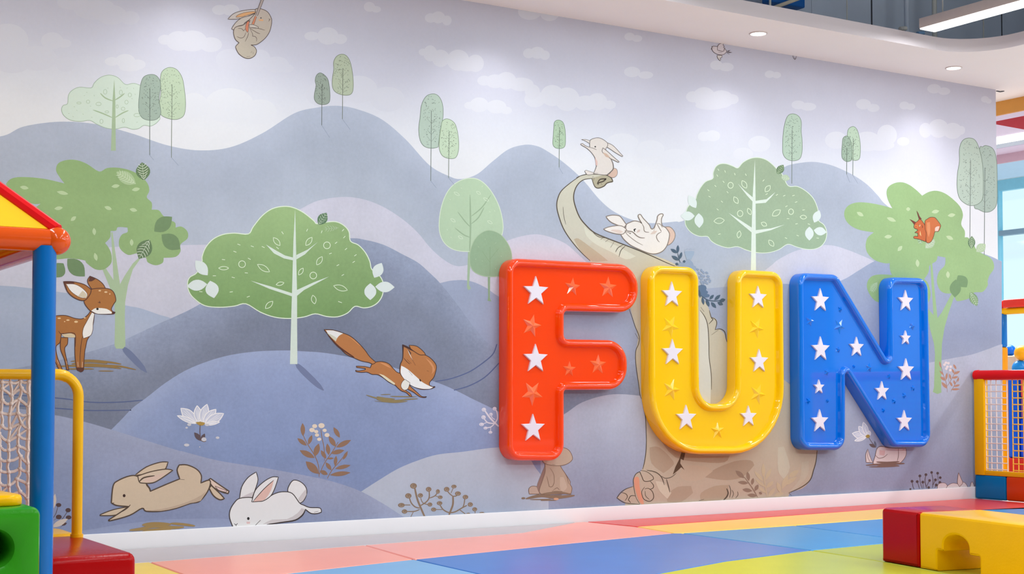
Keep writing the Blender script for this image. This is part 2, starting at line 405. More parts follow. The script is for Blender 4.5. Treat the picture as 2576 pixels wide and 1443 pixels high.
hill('lavender hills behind the green trees', [(-700,640),(-300,660),(0,650),(100,640),(300,620),(470,616),(560,612),(640,590),(700,560),(757,525),(802,504),(864,495),(914,501),(964,520),(1014,552),(1051,585),(1080,620),(1110,648),(1145,668),(1180,665),(1210,648),(1245,622),(1290,600),(1345,589),(1387,597),(1425,614),(1457,642),(1500,680),(1560,720),(1700,760),(1830,745),(1929,676),(1959,652),(2004,630),(2059,618),(2093,617),(2126,626),(2162,640),(2198,656),(2260,690),(2400,760),(2520,800)],
     [(0,(208,205,226)),(90,(206,204,222)),(200,(200,200,220))], 31)
hill('light blue hill behind the small trees', [(1060,730),(1100,714),(1140,705),(1180,706),(1220,722),(1260,748),(1330,770),(1420,772),(1520,760),(1620,740),(1720,728),(1792,724),(1880,716),(1968,713),(2060,722),(2119,704),(2160,680),(2197,658),(2240,640),(2300,650),(2400,640),(2476,640),(2520,658)],
     [(0,(160,173,207)),(80,(158,170,204)),(200,(150,160,196)),(300,(160,170,200))], 32)
hill('pale blue hill at the left behind the fawn', [(-700,690),(-300,700),(0,718),(35,720),(71,724),(141,733),(220,745),(313,767),(353,775),(400,791),(431,801),(480,830)],
     [(0,(168,183,213)),(60,(172,184,212)),(180,(166,180,212))], 32)
hill('dark slate blue hill behind the big green tree', [(-700,1000),(-200,960),(0,932),(141,907),(212,888),(287,865),(316,853),(401,813),(431,800),(500,766),(600,700),(700,640),(800,604),(882,599),(914,602),(964,615),(1014,640),(1051,660),(1080,685),(1110,715),(1150,765),(1190,820),(1225,860),(1256,882),(1330,925),(1420,950),(1500,940),(1575,916),(1600,903),(1680,900),(1760,915),(1900,940),(2000,960)],
     [(0,(152,165,198)),(50,(140,152,184)),(130,(126,136,163)),(260,(118,128,158)),(330,(112,124,156)),(420,(108,120,150))], 33, g=1.)
s = Motif('path_line_print', 'dark curved lines on the slate hill', 38)
for P in ([(-100,985),(136,1000),(226,1011),(300,1011),(360,1006)], [(-100,1010),(136,1026),(226,1032),(330,1031)], [(1095,959),(1134,952),(1180,935),(1215,912),(1240,890),(1250,865)], [(1142,981),(1180,970),(1220,948),(1256,912)]): s.line((88,100,138), 3, P, k=6, taper=.8)
s.done()
hill('pale lilac hill beneath the big letters', [(1200,1130),(1260,1110),(1340,1085),(1418,1042),(1466,1011),(1535,992),(1611,995),(1700,1010),(1800,1020),(1900,1010),(2000,985),(2100,960),(2200,945),(2280,925),(2337,912),(2404,899),(2442,892),(2479,880),(2514,867),(2522,866)],
     [(0,(186,190,214)),(70,(180,186,212)),(170,(158,168,200)),(260,(146,158,194)),(400,(150,158,190))], 34, g=.6)
hill('mid blue rounded hill below the leaping fox', [(230,1130),(281,1079),(307,1053),(333,1026),(368,1000),(420,960),(480,925),(560,897),(640,884),(720,881),(760,883),(807,886),(861,894),(916,906),(994,925),(1080,955),(1119,969),(1160,988),(1187,1002),(1237,1026),(1300,1060),(1360,1110)],
     [(0,(158,172,208)),(60,(146,162,202)),(150,(140,158,200)),(260,(134,154,198)),(380,(140,156,198))], 39, g=.7, sat=.9)
hill('pale grey blue hill under the berry sprigs', [(908,1236),(950,1209),(1000,1179),(1050,1158),(1100,1143),(1162,1136),(1249,1125),(1300,1130),(1330,1150),(1350,1180),(1380,1215)],
     [(0,(188,197,216)),(80,(184,194,215)),(160,(172,186,214))], 40, g=.4)
hill('light blue hill with two running rabbits', [(-700,980),(-300,1000),(0,1022),(135,1043),(211,1060),(280,1080),(440,1130),(457,1134),(550,1158),(669,1177),(761,1194),(827,1208),(900,1232),(960,1264),(1015,1299),(1080,1340)],
     [(0,(160,170,206)),(60,(152,163,202)),(150,(140,154,198)),(230,(138,152,198))], 41, g=.7)
hill(None, [(-300,1340),(100,1345),(220,1332),(299,1319),(405,1307),(484,1304),(576,1305),(700,1318),(900,1345)], [(0,(150,163,206)),(40,(158,170,210))], 43, g=.4)
# ---- small dotted trees
def dotted(label, cr, crown, col, lc, trunk, base, vs, shadow=None, lay=45, n=70, lw=1.3):
    s = Motif('tree_print', label, lay).C(*cr)
    s.out(col, lc, lw, crown, .3)
    xs = [p[0] for p in crown]; ys = [p[1] for p in crown]; cx, cy = sum(xs)/len(xs), (min(ys)+max(ys))/2
    hw, hh = (max(xs)-min(xs))/2, (max(ys)-min(ys))/2; P = []
    dk = tuple(int(q*.62) for q in col)
    while len(P) < n:
        u, w = random.uniform(-1, 1), random.uniform(-1, 1)
        if u*u*1.15+abs(w)**3 < .85: P.append((cx+u*hw*.9, cy+w*hh))
    s.ticks(dk, .9, P, 2.6*s.s, [random.choice((35, 50, 140, 120, 20)) for _ in range(13)])
    s.line(dk, 1.6, [trunk, base], k=1, taper=.9)
    for q in vs:
        for d in (-1, 1): s.line(dk, 1.2, [(trunk[0], q), (trunk[0]+d*hw*.36, q-hw*.42)], k=1, up=False)
    s.ly += 1
    if shadow: s.line(tuple(int(q*.8) for q in (165,178,205)), 1.5, [base, shadow], k=1, taper=.5)
    s.done()
K1, K2, K4, KR = (0,0,3.206), (700,0,3.206), (1776,0,3.206), (2400,220,2.577)
# pale round tree at the upper left
s = Motif('tree_print', 'pale mint round tree at the upper left of the mural', 44).C(*K1)
s.out((205,219,206), (160,180,158), 1.4, [(545,835),(552,770),(580,730),(640,703),(735,708),(760,670),(810,625),(880,605),(950,625),(1010,680),(1070,672),(1110,680),(1150,705),(1210,800),(1285,930),(1278,975),(1220,1015),(1160,1010),(1120,1035),(1070,1042),(1005,1025),(930,1040),(850,1030),(780,1000),(725,970),(650,978),(570,968),(515,930),(497,885),(510,850)], .2)
tc = (163,183,150)
s.fill(tc, [(921,640),(930,800),(934,1215),(895,1215),(908,800)], k=1)
for a, b, c in (((808,750),(850,790),(915,815)), ((1005,752),(970,780),(925,808)), ((748,885),(830,915),(910,950)), ((1038,890),(990,910),(925,950))): s.line(tc, 3.2, [a, b, c], taper=.2)
for q in ((848,740,14,20,-25),(975,745,12,20,25),(1047,765,14,16,0),(1020,823,14,16,20),(795,838,22,14,35),(710,820,14,14,0),(637,830,18,8,0),(945,858,9,14,20),(993,877,15,14,0),(862,902,16,9,-10),(818,978,13,18,30),(995,972,10,18,-10),(1105,928,26,14,10)): s.line((160,182,150), 1, [(q[0]+q[2]*math.cos(t*.7), q[1]+q[3]*math.sin(t*.7)) for t in range(9)], closed=True, k=1)
s.ticks((165,185,158), .9, [(600,860),(620,890),(555,915),(670,920),(740,945),(700,745),(680,770),(760,770),(870,710),(970,705),(1025,710),(1078,712),(1065,795),(1090,760),(1105,985),(1120,880),(730,855),(590,940)], 10, [10, 40, -20, 60])
s.done()
dotted('taller sage dotted tree at the upper left', K1, [(1375,543),(1325,560),(1298,600),(1293,680),(1300,740),(1285,830),(1285,890),(1310,935),(1390,962),(1450,955),(1487,920),(1497,830),(1487,720),(1470,630),(1430,565)], (184,201,174), (125,140,118), (1387,680), (1383,1270), (780,865,910), (1440,1335), 46, 110)
dotted('dark grey green dotted tree beside the taller sage one', K1, [(1215,600),(1160,620),(1135,680),(1125,760),(1118,850),(1125,915),(1155,955),(1210,970),(1265,960),(1295,920),(1292,860),(1282,800),(1295,700),(1290,650),(1260,610)], (158,175,162), (110,125,112), (1209,715), (1207,1250), (800,880), (1240,1290), 52, 80)
dotted('short dark dotted tree on the tall hill', K2, [(345,588),(310,605),(298,650),(305,690),(293,750),(292,800),(320,835),(365,843),(405,830),(417,790),(412,700),(395,630)], (150,162,150), (105,118,105), (353,680), (351,1010), (730,775,810), (415,1110), 46, 60)
dotted('tall olive dotted tree on the tall hill', K2, [(510,437),(470,455),(447,500),(448,560),(436,640),(440,710),(475,750),(540,768),(590,755),(605,700),(600,600),(580,500),(550,450)], (178,188,165), (120,130,108), (521,550), (517,960), (615,690,730), (580,1045), 46, 90)
dotted('tall grey green dotted tree in the valley', K2, [(1240,757),(1190,780),(1155,850),(1145,940),(1133,1040),(1145,1130),(1180,1180),(1240,1195),(1290,1185),(1300,1100),(1312,1020),(1328,950),(1328,860),(1310,800),(1280,765)], (178,195,182), (118,134,118), (1235,890), (1230,1458), (995,1085,1140), (1275,1515), 46, 100)
dotted('short light green dotted tree in the valley', K2, [(1365,958),(1325,975),(1312,1030),(1300,1120),(1300,1200),(1325,1255),(1380,1277),(1430,1270),(1452,1220),(1455,1150),(1445,1060),(1420,990)], (190,208,182), (128,146,120), (1378,1060), (1374,1433), (1125,1200), (1420,1490), 52, 80)
dotted('small lone dotted tree before the seated rabbit', K2, [(2258,968),(2228,985),(2222,1040),(2218,1100),(2215,1160),(2235,1190),(2275,1197),(2310,1180),(2317,1120),(2312,1040),(2295,985)], (172,195,167), (115,138,112), (2268,1045), (2265,1350), (1090,1140), (2295,1400), 46, 45)
dotted('tall dotted tree above the right round tree', K4, [(700,917),(660,935),(635,1000),(622,1090),(618,1180),(622,1240),(650,1280),(700,1296),(755,1280),(775,1220),(775,1130),(768,1060),(768,980),(745,935)], (178,198,180), (118,136,115), (695,1045), (692,1480), (1115,1200,1240), None, 44, 90)
dotted('light dotted tree behind a small dark one', K4, [(1185,1020),(1150,1040),(1140,1090),(1150,1130),(1170,1180),(1178,1290),(1215,1292),(1240,1270),(1245,1180),(1235,1100),(1215,1040)], (182,202,180), (120,138,116), (1188,1115), (1184,1412), (1165,1220), (1225,1480), 46, 45)
dotted('small dark dotted tree on the right hill', K4, [(1130,1096),(1105,1115),(1100,1160),(1095,1220),(1100,1275),(1135,1302),(1170,1295),(1178,1240),(1172,1160),(1155,1110)], (155,175,157), (105,125,105), (1136,1190), (1134,1405), (1210,1250), (1160,1470), 52, 45)
dotted('grey green dotted tree at the right edge of the mural', KR, [(208,376),(185,385),(165,400),(150,600),(130,765),(160,790),(205,808),(250,795),(277,750),(280,640),(276,480),(255,400)], (165,181,170), (110,125,110), (200,520), (196,1085), (610,700,745), None, 46, 80)
dotted('tall pale dotted tree near the right edge of the mural', KR, [(97,327),(55,345),(35,400),(35,480),(22,560),(20,650),(35,715),(70,750),(110,765),(155,755),(185,720),(190,640),(187,520),(170,420),(140,345)], (178,193,180), (112,128,112), (107,470), (103,985), (565,660,700), None, 52, 110)
# ---- middle pair of oval trees
s = Motif('tree_print', 'pale green egg shaped tree left of the letter F', 44).C(1080,430,4.2)
s.fill((158,180,150), [(415,600),(450,600),(440,900),(420,1200),(440,1240),(412,1260),(398,1230)], k=1)
s.out((176,198,168), (205,218,196), 2, [(440,75),(340,95),(250,150),(180,240),(130,370),(105,520),(110,650),(160,760),(260,830),(400,850),(560,830),(680,780),(755,700),(780,590),(755,430),(700,290),(620,170),(530,95)], .3)
s.line((150,172,142), 4, [(425,850),(435,600),(430,250)], taper=.3)
for a, b in (((300,430),(432,590)), ((580,380),(440,560)), ((650,250),(440,480)), ((270,600),(428,700))): s.line((150,172,142), 3, [a, ((a[0]+b[0])/2+10, (a[1]+b[1])/2+20), b], taper=.25)
for q in ((290,240,30,18,60),(600,300,28,16,-50),(250,520,26,16,20),(640,540,26,14,10),(520,230,22,14,-60),(330,700,24,14,20)): s.leafring((204,218,194), (q[0]-q[2],q[1]-q[3]), (q[0]+q[2],q[1]+q[3]), 24, 1.2)
s.ticks((204,218,194), 1, [(220,300),(340,180),(560,160),(690,420),(190,620),(560,700),(700,640),(480,760),(230,700),(640,430)], 14, [60, 20, -30, 80])
s.done()
s = Motif('tree_print', 'small dark green oval tree left of the letter F', 95).C(1080,430,4.2)
s.fill((140,166,132), [(615,950),(645,950),(640,1340),(655,1375),(615,1370),(622,1330)], k=1)
s.out((144,170,138), (170,190,158), 1.5, [(630,625),(540,660),(470,740),(430,860),(430,980),(470,1060),(560,1105),(650,1115),(760,1105),(840,1050),(870,960),(865,850),(820,750),(740,660)], .4)
s.line((128,155,120), 3, [(640,1100),(640,800)], taper=.3); s.line((128,155,120), 2.4, [(560,850),(638,960)], taper=.3); s.line((128,155,120), 2.4, [(730,820),(642,930)], taper=.3)
s.ticks((172,192,160), 1, [(520,800),(560,950),(700,760),(760,900),(800,1000),(590,720),(490,930),(700,1030)], 14, [60, 20, -30, 80]); s.done()
# ---- big round trees
WT = (206,218,206)
def whites(s, L):
    for a, b, w in L: s.leaf((212,221,218), a, b, w, .15)
s = Motif('tree_print', 'big green round tree with white petals, centre left of the mural', 70).C(440,480,4.008)
s.line((112,122,154), 15, [(1215,1735),(1330,1850),(1500,2010)], taper=.15, k=3)
s.fill((172,188,160), [(1190,1290),(1220,1290),(1232,1745),(1192,1745)], k=1, col2=(206,219,200))
crown = [(740,433),(790,360),(880,250),(980,180),(1100,155),(1200,170),(1300,220),(1400,300),(1430,330),(1520,315),(1620,310),(1700,345),(1755,410),(1770,505),(1850,545),(1920,620),(1965,710),(1985,790),(2060,850),(2100,930),(2095,1040),(2050,1120),(1980,1165),(1900,1178),(1815,1163),(1740,1230),(1640,1268),(1530,1265),(1415,1238),(1300,1270),(1150,1285),(1000,1270),(860,1220),(715,1137),(600,1160),(450,1172),(300,1155),(190,1080),(140,1010),(127,930),(150,870),(220,825),(272,720),(275,660),(310,570),(380,490),(480,440),(600,425)]
s.out((150,177,124), (216,228,206), 2.4, crown, .6, col2=(116,150,92))
s.fill(WT, [(1212,185),(1220,500),(1232,1040),(1232,1300),(1235,1745),(1160,1745),(1172,1300),(1180,1040),(1195,500)], k=1)
for P, w in (([(918,540),(1000,630),(1100,680),(1195,700),(1195,672),(1110,650),(1020,600)],0), ([(1440,515),(1340,590),(1225,645),(1225,690),(1310,640),(1380,570)],0), ([(765,905),(960,960),(1180,1030),(1180,1062),(950,985)],0), ([(1555,862),(1400,920),(1225,1000),(1228,1060),(1300,1000),(1420,935)],0)): s.fill(WT, P, k=1)
LC = (214,228,200)
for a, b, w in (((992,470),(1060,550),45),((1383,467),(1320,550),45),((1485,662),(1430,745),45),((1293,777),(1248,847),36),((832,740),(955,815),50),((440,778),(543,778),34),((1020,945),(1100,925),32),((1600,955),(1740,1000),52),((988,1112),(912,1185),45),((1390,1050),(1410,1138),45)): s.leafring(LC, a, b, w)
for x, y in ((1533,548),(677,738),(1395,852)): s.ring(LC, 1.8, x, y, 34)
s.ticks(LC, 1.6, [(645,540),(780,558),(890,565),(605,612),(750,684),(490,692),(720,826),(588,872),(398,855),(568,1017),(740,1065),(1085,422),(1035,575),(262,1015)], 32, [22, 20, 25, 20, 28, 8, 6, 14, 0, -8, -18, 55, 40, 4])
s.ticks(LC, 1.6, [(1333,395),(1480,412),(1695,395),(1708,465),(1625,522),(1725,585),(1820,648),(1803,715),(1643,748),(1693,847),(1568,630)], 28, [-65, -70, -45, -45, -38, -40, -35, -32, -28, -30, -20]); s.ticks(LC, 1.6, [(1665,1120)], 40, [20])
s.leaf((92,122,92), (1530,220), (1448,342), 95, .2); s.veins((200,214,190), (1530,220), (1448,342), 95, 5, 1.2)
s.veins((190,206,180), (1500,385), (1650,370), 80, 5, 1.)
whites(s, [((207,700),(330,850),110),((120,960),(325,940),108),((395,1080),(355,905),130),((2085,725),(2010,875),105),((2215,970),(2020,965),105),((1970,1100),(1970,930),118)])
s.done()
s = Motif('tree_print', 'grey green round tree with white petals above the letter U', 70).C(1660,370,4.508)
s.fill((214,222,212), [(1045,1190),(1085,1190),(1090,1443),(1032,1443)], k=1)
crown = [(600,355),(605,290),(635,220),(690,188),(760,190),(830,215),(885,235),(940,175),(1020,130),(1110,117),(1200,140),(1270,190),(1330,250),(1390,310),(1455,437),(1560,445),(1660,500),(1740,580),(1785,680),(1795,740),(1800,830),(1860,880),(1892,960),(1880,1050),(1830,1120),(1750,1155),(1650,1155),(1550,1130),(1450,1100),(1350,1160),(1230,1195),(1100,1195),(980,1165),(880,1127),(770,1140),(650,1105),(580,1060),(540,1012),(450,1010),(360,970),(300,900),(285,830),(300,720),(330,660),(400,600),(420,540),(460,460),(520,390)]
s.out((156,173,146), (212,224,206), 1.8, crown, .5, col2=(150,172,144))
s.fill((214,224,214), [(1078,140),(1085,560),(1088,960),(1090,1443),(1030,1443),(1040,960),(1052,560)], k=1)
for P in ([(883,412),(960,490),(1055,570),(1055,620),(990,550)], [(1310,508),(1210,590),(1085,608),(1085,640),(1200,630),(1260,570)], [(780,745),(900,820),(1040,910),(1040,965),(900,850)], [(1415,877),(1260,920),(1088,940),(1088,982),(1260,940)]): s.fill((214,224,214), P, k=1)
for a, b, w in (((932,378),(982,465),50),((1250,435),(1195,505),50),((840,562),(885,638),46),((998,692),(1032,765),40),((1368,712),(1275,778),58),((1590,790),(1665,795),42),((612,840),(732,828),62),((905,948),(890,1030),42),((1150,855),(1212,890),42),((1235,1052),(1292,1122),46)): s.leafring(LC, a, b, w, 1.5)
for x, y, r in ((802,432,30),(910,752,31),(1487,731,28)): s.ring(LC, 1.6, x, y, r, r*1.12)
s.ticks(LC, 1.4, [(663,255),(740,275),(850,305),(975,312),(652,322),(722,392),(630,440),(550,488),(563,560),(767,510),(703,617),(655,706)], 26, [60, 68, 70, 62, 60, 50, 48, 40, 32, 50, 40, 38])
s.ticks(LC, 1.4, [(1175,377),(1210,532),(1327,540),(1410,550),(1515,548),(1545,622),(1435,670),(1630,711),(1550,868),(1690,872),(675,985),(1453,810),(1563,1002),(1430,1030),(1790,1030)], 28, [-45, -30, -30, -25, -18, -18, -28, -10, -12, 20, -15, 4, 20, 25, 5])
s.leaf((98,124,92), (1402,200), (1330,305), 80, .2); s.veins((190,206,170), (1402,200), (1330,305), 80, 5, 1)
s.leaf((176,194,166), (1375,335), (1475,360), 70, .2); s.veins((206,216,196), (1375,335), (1475,360), 70, 4, .9)
whites(s, [((325,545),(410,690),90),((235,780),(395,780),100),((447,915),(440,748),100),((1810,715),(1750,855),86),((1890,965),(1745,940),92),((1695,1058),(1695,900),95)])
s.done()
# ---- blobby trees
GB = (142,170,116)
s = Motif('tree_print', 'leafy green tree behind the fawn at the left', 48).C(0,380,4.008)
tc = (166,186,152)
s.line((110,120,150), 17, [(1235,1975),(1330,2070),(1480,2230)], taper=.15, k=3)
s.fill(tc, [(1030,1185),(1070,1185),(1145,1300),(1120,820),(1135,815),(1160,1000),(1210,1340),(1260,1250),(1340,1130),(1400,1075),(1415,1085),(1340,1190),(1290,1350),(1262,1520),(1258,1700),(1265,1960),(1240,1990),(1170,1990),(1155,1960),(1160,1700),(1155,1550),(1110,1380)], .3, k=1)
s.fill(GB, [(60,330),(100,285),(180,262),(330,265),(480,285),(650,325),(600,260),(565,190),(590,120),(680,88),(780,92),(880,130),(1000,205),(1080,170),(1200,168),(1330,200),(1430,260),(1490,330),(1505,400),(1480,465),(1530,520),(1530,590),(1600,595),(1645,650),(1700,690),(1765,720),(1770,770),(1830,760),(1890,810),(1890,880),(1820,940),(1820,1010),(1770,1065),(1650,1075),(1640,1125),(1570,1150),(1490,1120),(1470,1075),(1400,1060),(1380,1030),(1290,1045),(1210,980),(1200,900),(1230,840),(1285,815),(1285,770),(1190,765),(1170,800),(1115,805),(1110,870),(1060,925),(1100,980),(1125,1050),(1120,1130),(1050,1190),(960,1190),(870,1125),(850,1100),(700,1080),(560,1090),(500,1050),(400,900),(350,700),(330,600),(410,530),(330,530),(200,480),(100,400)], .6)
for x, y, l, a in ((245,367,90,10),(630,420,120,12),(590,575,88,-8),(740,680,70,-40),(1165,352,85,-8),(1370,385,85,-10),(1090,573,80,20),(1345,592,80,12),(950,810,75,85),(965,1065,85,75),(1327,920,70,88)):
    d = (math.cos(math.radians(a))*l/2, math.sin(math.radians(a))*l/2); s.leaf((182,202,158), (x-d[0],y-d[1]), (x+d[0],y+d[1]), 36, .15)
s.leaf((100,124,88), (1432,112), (1452,295), 140, .3); s.veins((216,224,204), (1432,112), (1452,295), 140, 6, 1.6)
s.leaf((168,190,146), (1172,208), (1370,330), 120, .3); s.veins((206,218,190), (1172,208), (1370,330), 120, 7, 1.4)
for a, b, w in (((1735,662),(1555,810),140),((1818,988),(1630,840),150),((855,1262),(680,1085),150),((530,1270),(640,1130),150)): s.leaf((112,138,98), a, b, w, .5)
s.leaf((98,122,86), (1400,1085), (1510,890), 150, .3); s.veins((216,224,204), (1400,1085), (1510,890), 150, 6, 1.6)
s.done()
s = Motif('tree_print', 'leafy green tree with a red squirrel right of the letter N', 56).C(2180,640,4.009)
tc = (152,182,134)
s.fill(tc, [(640,60),(660,60),(690,400),(715,640),(760,580),(880,350),(885,420),(830,580),(785,740),(760,900),(755,1050),(752,1340),(755,1390),(715,1405),(668,1385),(680,1340),(690,1000),(680,900),(640,750),(605,560),(615,540),(675,610),(655,300)], .3, k=1)
s.fill((145,175,122), [(230,80),(250,170),(330,210),(420,225),(500,215),(570,240),(620,290),(645,380),(640,440),(610,490),(500,520),(300,500),(120,480),(60,440),(20,380),(3,320),(15,260),(60,215),(140,200),(260,205)], .5)
s.C(2090,440,5.549)
s.fill((150,180,126), [(860,465),(800,350),(778,240),(810,160),(900,110),(1000,102),(1100,140),(1200,215),(1275,288),(1370,235),(1480,220),(1600,260),(1720,350),(1810,450),(1845,560),(1820,685),(1870,780),(1870,870),(1920,875),(1990,960),(2040,1050),(2140,1110),(2220,1150),(2270,1220),(2275,1310),(2215,1400),(2190,1480),(2190,1540),(2120,1630),(2000,1640),(1930,1720),(1780,1760),(1740,1730),(1720,1650),(1600,1650),(1520,1600),(1480,1480),(1510,1350),(1590,1260),(1600,1150),(1490,1130),(1470,1200),(1380,1260),(1370,1330),(1340,1400),(1260,1480),(1100,1500),(960,1480),(860,1400),(825,1310),(825,1230),(750,1230),(620,1190),(520,1100),(487,1000),(510,880),(600,800),(400,765),(270,700),(200,610),(190,510),(240,430),(350,385),(500,385),(700,420)], .5)
for x, y, l, a in ((410,545,110,30),(845,620,140,22),(1460,510,110,-10),(1685,560,110,-8),(800,860,110,-5),(1660,875,110,25),(965,1025,95,-50),(1210,1230,110,85),(1635,1390,100,88),(1080,475,60,0)):
    d = (math.cos(math.radians(a))*l/2, math.sin(math.radians(a))*l/2); s.leaf((188,206,164), (x-d[0],y-d[1]), (x+d[0],y+d[1]), 50, .15)
s.leaf((98,126,92), (1968,850), (1962,1030), 100, .2); s.veins((196,212,180), (1968,850), (1962,1030), 100, 6, 1.2)
s.leaf((172,192,158), (2160,965), (2030,1070), 120, .2); s.veins((200,212,186), (2160,965), (2030,1070), 120, 5, 1)
s.leaf((140,168,128), (1250,960), (1250,860), 80, .2); s.veins((206,222,204), (1250,960), (1250,860), 90, 3, 1)
s.leaf((172,192,160), (1450,900), (1320,1020), 110, .2); s.veins((206,216,196), (1450,900), (1320,1020), 120, 5, 1)
s.C(2180,640,4.009)
for a, b, w in (((890,432),(900,250),110),((1010,330),(920,210),110)): s.leaf((116,146,104), a, b, w, .4)
s.leaf((122,152,108), (1115,518), (1045,375), 80, .2); s.veins((200,214,188), (1115,518), (1045,375), 80, 6, 1.2)
s.leaf((150,178,134), (45,380), (100,280), 70, .2); s.veins((196,212,184), (45,380), (110,275), 80, 6, 1)
s.done()
# ---- plants
def sprig(s, col, stem, w, balls, br=12):
    for L in stem: s.line(col, w, L, taper=.7)
    s.ly += 1
    for b in balls: s.ell(col, *b, n=14)
s = Motif('plant_print', 'brown leaf plant with cream berries', 62).C(220,1000,3.788)
BR = (142,110,88)
for L in ([(2208,755),(2200,640),(2160,540),(2090,430),(2050,340)], [(2205,740),(2260,620),(2330,520),(2390,420)], [(2285,770),(2330,690),(2400,610),(2480,510)], [(2260,600),(2255,480),(2235,380),(2225,300)]): s.line(BR, 2, L, taper=.6)
for a, b, w in (((2050,240),(2055,365),42),((2000,385),(2090,455),38),((2140,355),(2105,445),34),((2022,500),(2165,572),52),((2205,435),(2165,560),52),((2080,605),(2205,725),70),((2345,280),(2405,380),40),((2300,365),(2365,465),46),((2512,402),(2370,472),46),((2285,435),(2300,545),40),((2448,500),(2320,530),42),((2225,500),(2275,580),36),((2350,575),(2280,580),18),((2480,508),(2435,590),28),((2370,552),(2360,650),32),((2270,615),(2325,690),36),((2508,642),(2360,675),36),((2215,695),(2290,730),40),((2508,712),(2310,735),42)): s.leaf(BR, a, b, w)
for x, y, r in ((2230,265,30),(2165,270,24),(2140,307,26),(2180,322,20),(2260,310,20),(2187,355,20),(2283,355,24),(2208,395,20)): s.ell((222,206,186), x, y, r, r*.8)
s.done()
def flower(label, cr, petals, cen, stem, lay=62, k=1.):
    s = Motif('flower_print', label, lay).C(*cr)
    for a, b, w in petals:
        s.leaf((196,200,216), a, b, w, .1); s.line((236,234,234), 2.2*k, s.leafshape(a, b, w), closed=True, k=2)
        for t in (-.22, 0, .22):
            nx, ny = -(b[1]-a[1]), b[0]-a[0]; l = math.hypot(nx, ny)
            o = (nx/l*w*t, ny/l*w*t); m = lambda q: (a[0]+(b[0]-a[0])*q+o[0]*(1.2-q), a[1]+(b[1]-a[1])*q+o[1]*(1.2-q))
            s.line((236,236,238), 1.1*k, [m(.18), m(.55), m(.95)], k=2)
        s.ly += 1
    s.fill((170,140,70), cen, k=2)
    stem(s); return s
def st1(s):
    s.line((100,82,84), 2, [(1075,258),(1072,330),(1080,400)]); 
    s.leaf((92,78,84), (1018,330), (1085,410), 44); s.leaf((92,78,84), (1118,340), (1085,412), 36)
    for x, y, a, b in ((970,255,20,14),(945,285,12,9),(1140,258,22,12),(1110,398,24,22),(945,450,26,14),(1240,380,18,12),(1070,468,6,5)): s.ell((200,200,206), x, y, a, b)
    s.line((120,98,84), 1.5, [(1080,405),(1110,418),(1132,410)])
flower('white daisy drawn on the blue hill', (220,1000,3.788), [((890,100),(1040,235),90),((855,170),(1040,245),40),((1045,75),(1060,235),70),((1140,62),(1085,235),78),((1225,110),(1105,240),76),((1298,150),(1120,248),80),((1260,230),(1120,255),30)], [(1030,235),(1075,228),(1120,238),(1110,258),(1070,265)], st1).done()
def st2(s):
    s.line((100,86,84), 1.4, [(410,480),(450,540),(490,590)]); s.leaf((104,88,88), (415,560), (500,600), 36)
    s.leaf((104,110,128), (480,520), (500,600), 26)
flower('faint white daisy beside the letter N', (2100,1000,4.811), [((212,430),(380,470),80),((290,345),(385,465),70),((345,295),(395,460),60),((240,520),(380,478),40),((420,400),(405,465),40)], [(370,465),(395,445),(420,450),(425,475),(395,488)], st2, 62, .9).done()
def berries(label, cr, col, stems, bl, lay=63, hol=None, w=2.6):
    s = Motif('berry_sprig_print', label, lay).C(*cr)
    for L, q in stems: s.line(col, w*q, L, taper=.8)
    for b in bl:
        s.ell(col, *b)
        if hol: s.line(hol, .9, [(b[0]+b[2]*.55*math.cos(t*.75), b[1]+b[-1]*.55*math.sin(t*.75)) for t in range(7)], k=2)
    s.ly += 1; s.done()
berries('brown berry sprigs above the skirting', (900,980,4.008), (138,116,96), [([(575,990),(600,1100),(640,1200),(680,1290)],1.8),([(520,1085),(540,1140),(580,1180),(625,1192)],1.2),([(470,1160),(530,1160)],1),([(500,1225),(570,1225),(625,1205)],1),([(560,1230),(535,1280)],.8),([(720,1020),(720,1085),(690,1130),(630,1168)],1.2),([(635,1090),(650,1130),(680,1150),(720,1155)],.8),([(805,1035),(775,1070),(725,1090)],1),([(775,1065),(830,1085)],.8),([(960,1070),(960,1150),(940,1210),(920,1260)],1.8),([(900,1015),(930,1050),(960,1072)],1),([(965,985),(940,1040)],.8),([(1010,1050),(990,1070),(955,1072)],1),([(830,1160),(860,1205),(915,1235),(980,1230),(1050,1190),(1100,1165)],1.2),([(770,1205),(850,1207)],.8),([(1080,1090),(1072,1150),(1060,1180)],1),([(1030,1210),(1090,1255)],1),([(1185,1210),(1183,1245)],.8)],
    [(562,968,34,28),(510,1068,32,26),(632,1064,26,22),(715,1002,28,24),(808,1024,20,22),(832,1082,24,18),(728,1155,24,20),(440,1162,34,22),(472,1226,28,22),(897,1002,28,24),(970,974,26,18),(1010,1045,30,22),(1086,1080,28,22),(825,1142,28,20),(766,1206,26,20),(1135,1155,26,22),(1180,1203,24,20),(1115,1246,18,8),(1252,1238,24,8)], 64, (176,160,144))
berries('white berry sprig left of the letter F', (900,980,4.008), (222,218,226), [([(1285,215),(1340,290),(1420,368)],1.6),([(1270,285),(1310,330),(1380,340),(1408,290),(1405,230),(1390,200)],1.2),([(1345,250),(1355,280),(1385,300)],.7),([(1250,348),(1300,330)],.8),([(1290,382),(1340,375),(1380,340)],1),([(1342,370),(1338,420)],.7)],
    [(1272,200,22,20),(1380,190,20,18),(1268,276,22,20),(1343,247,18,16),(1248,348,24,17),(1288,385,20,15),(1338,428,19,14)], 63, (160,170,200))
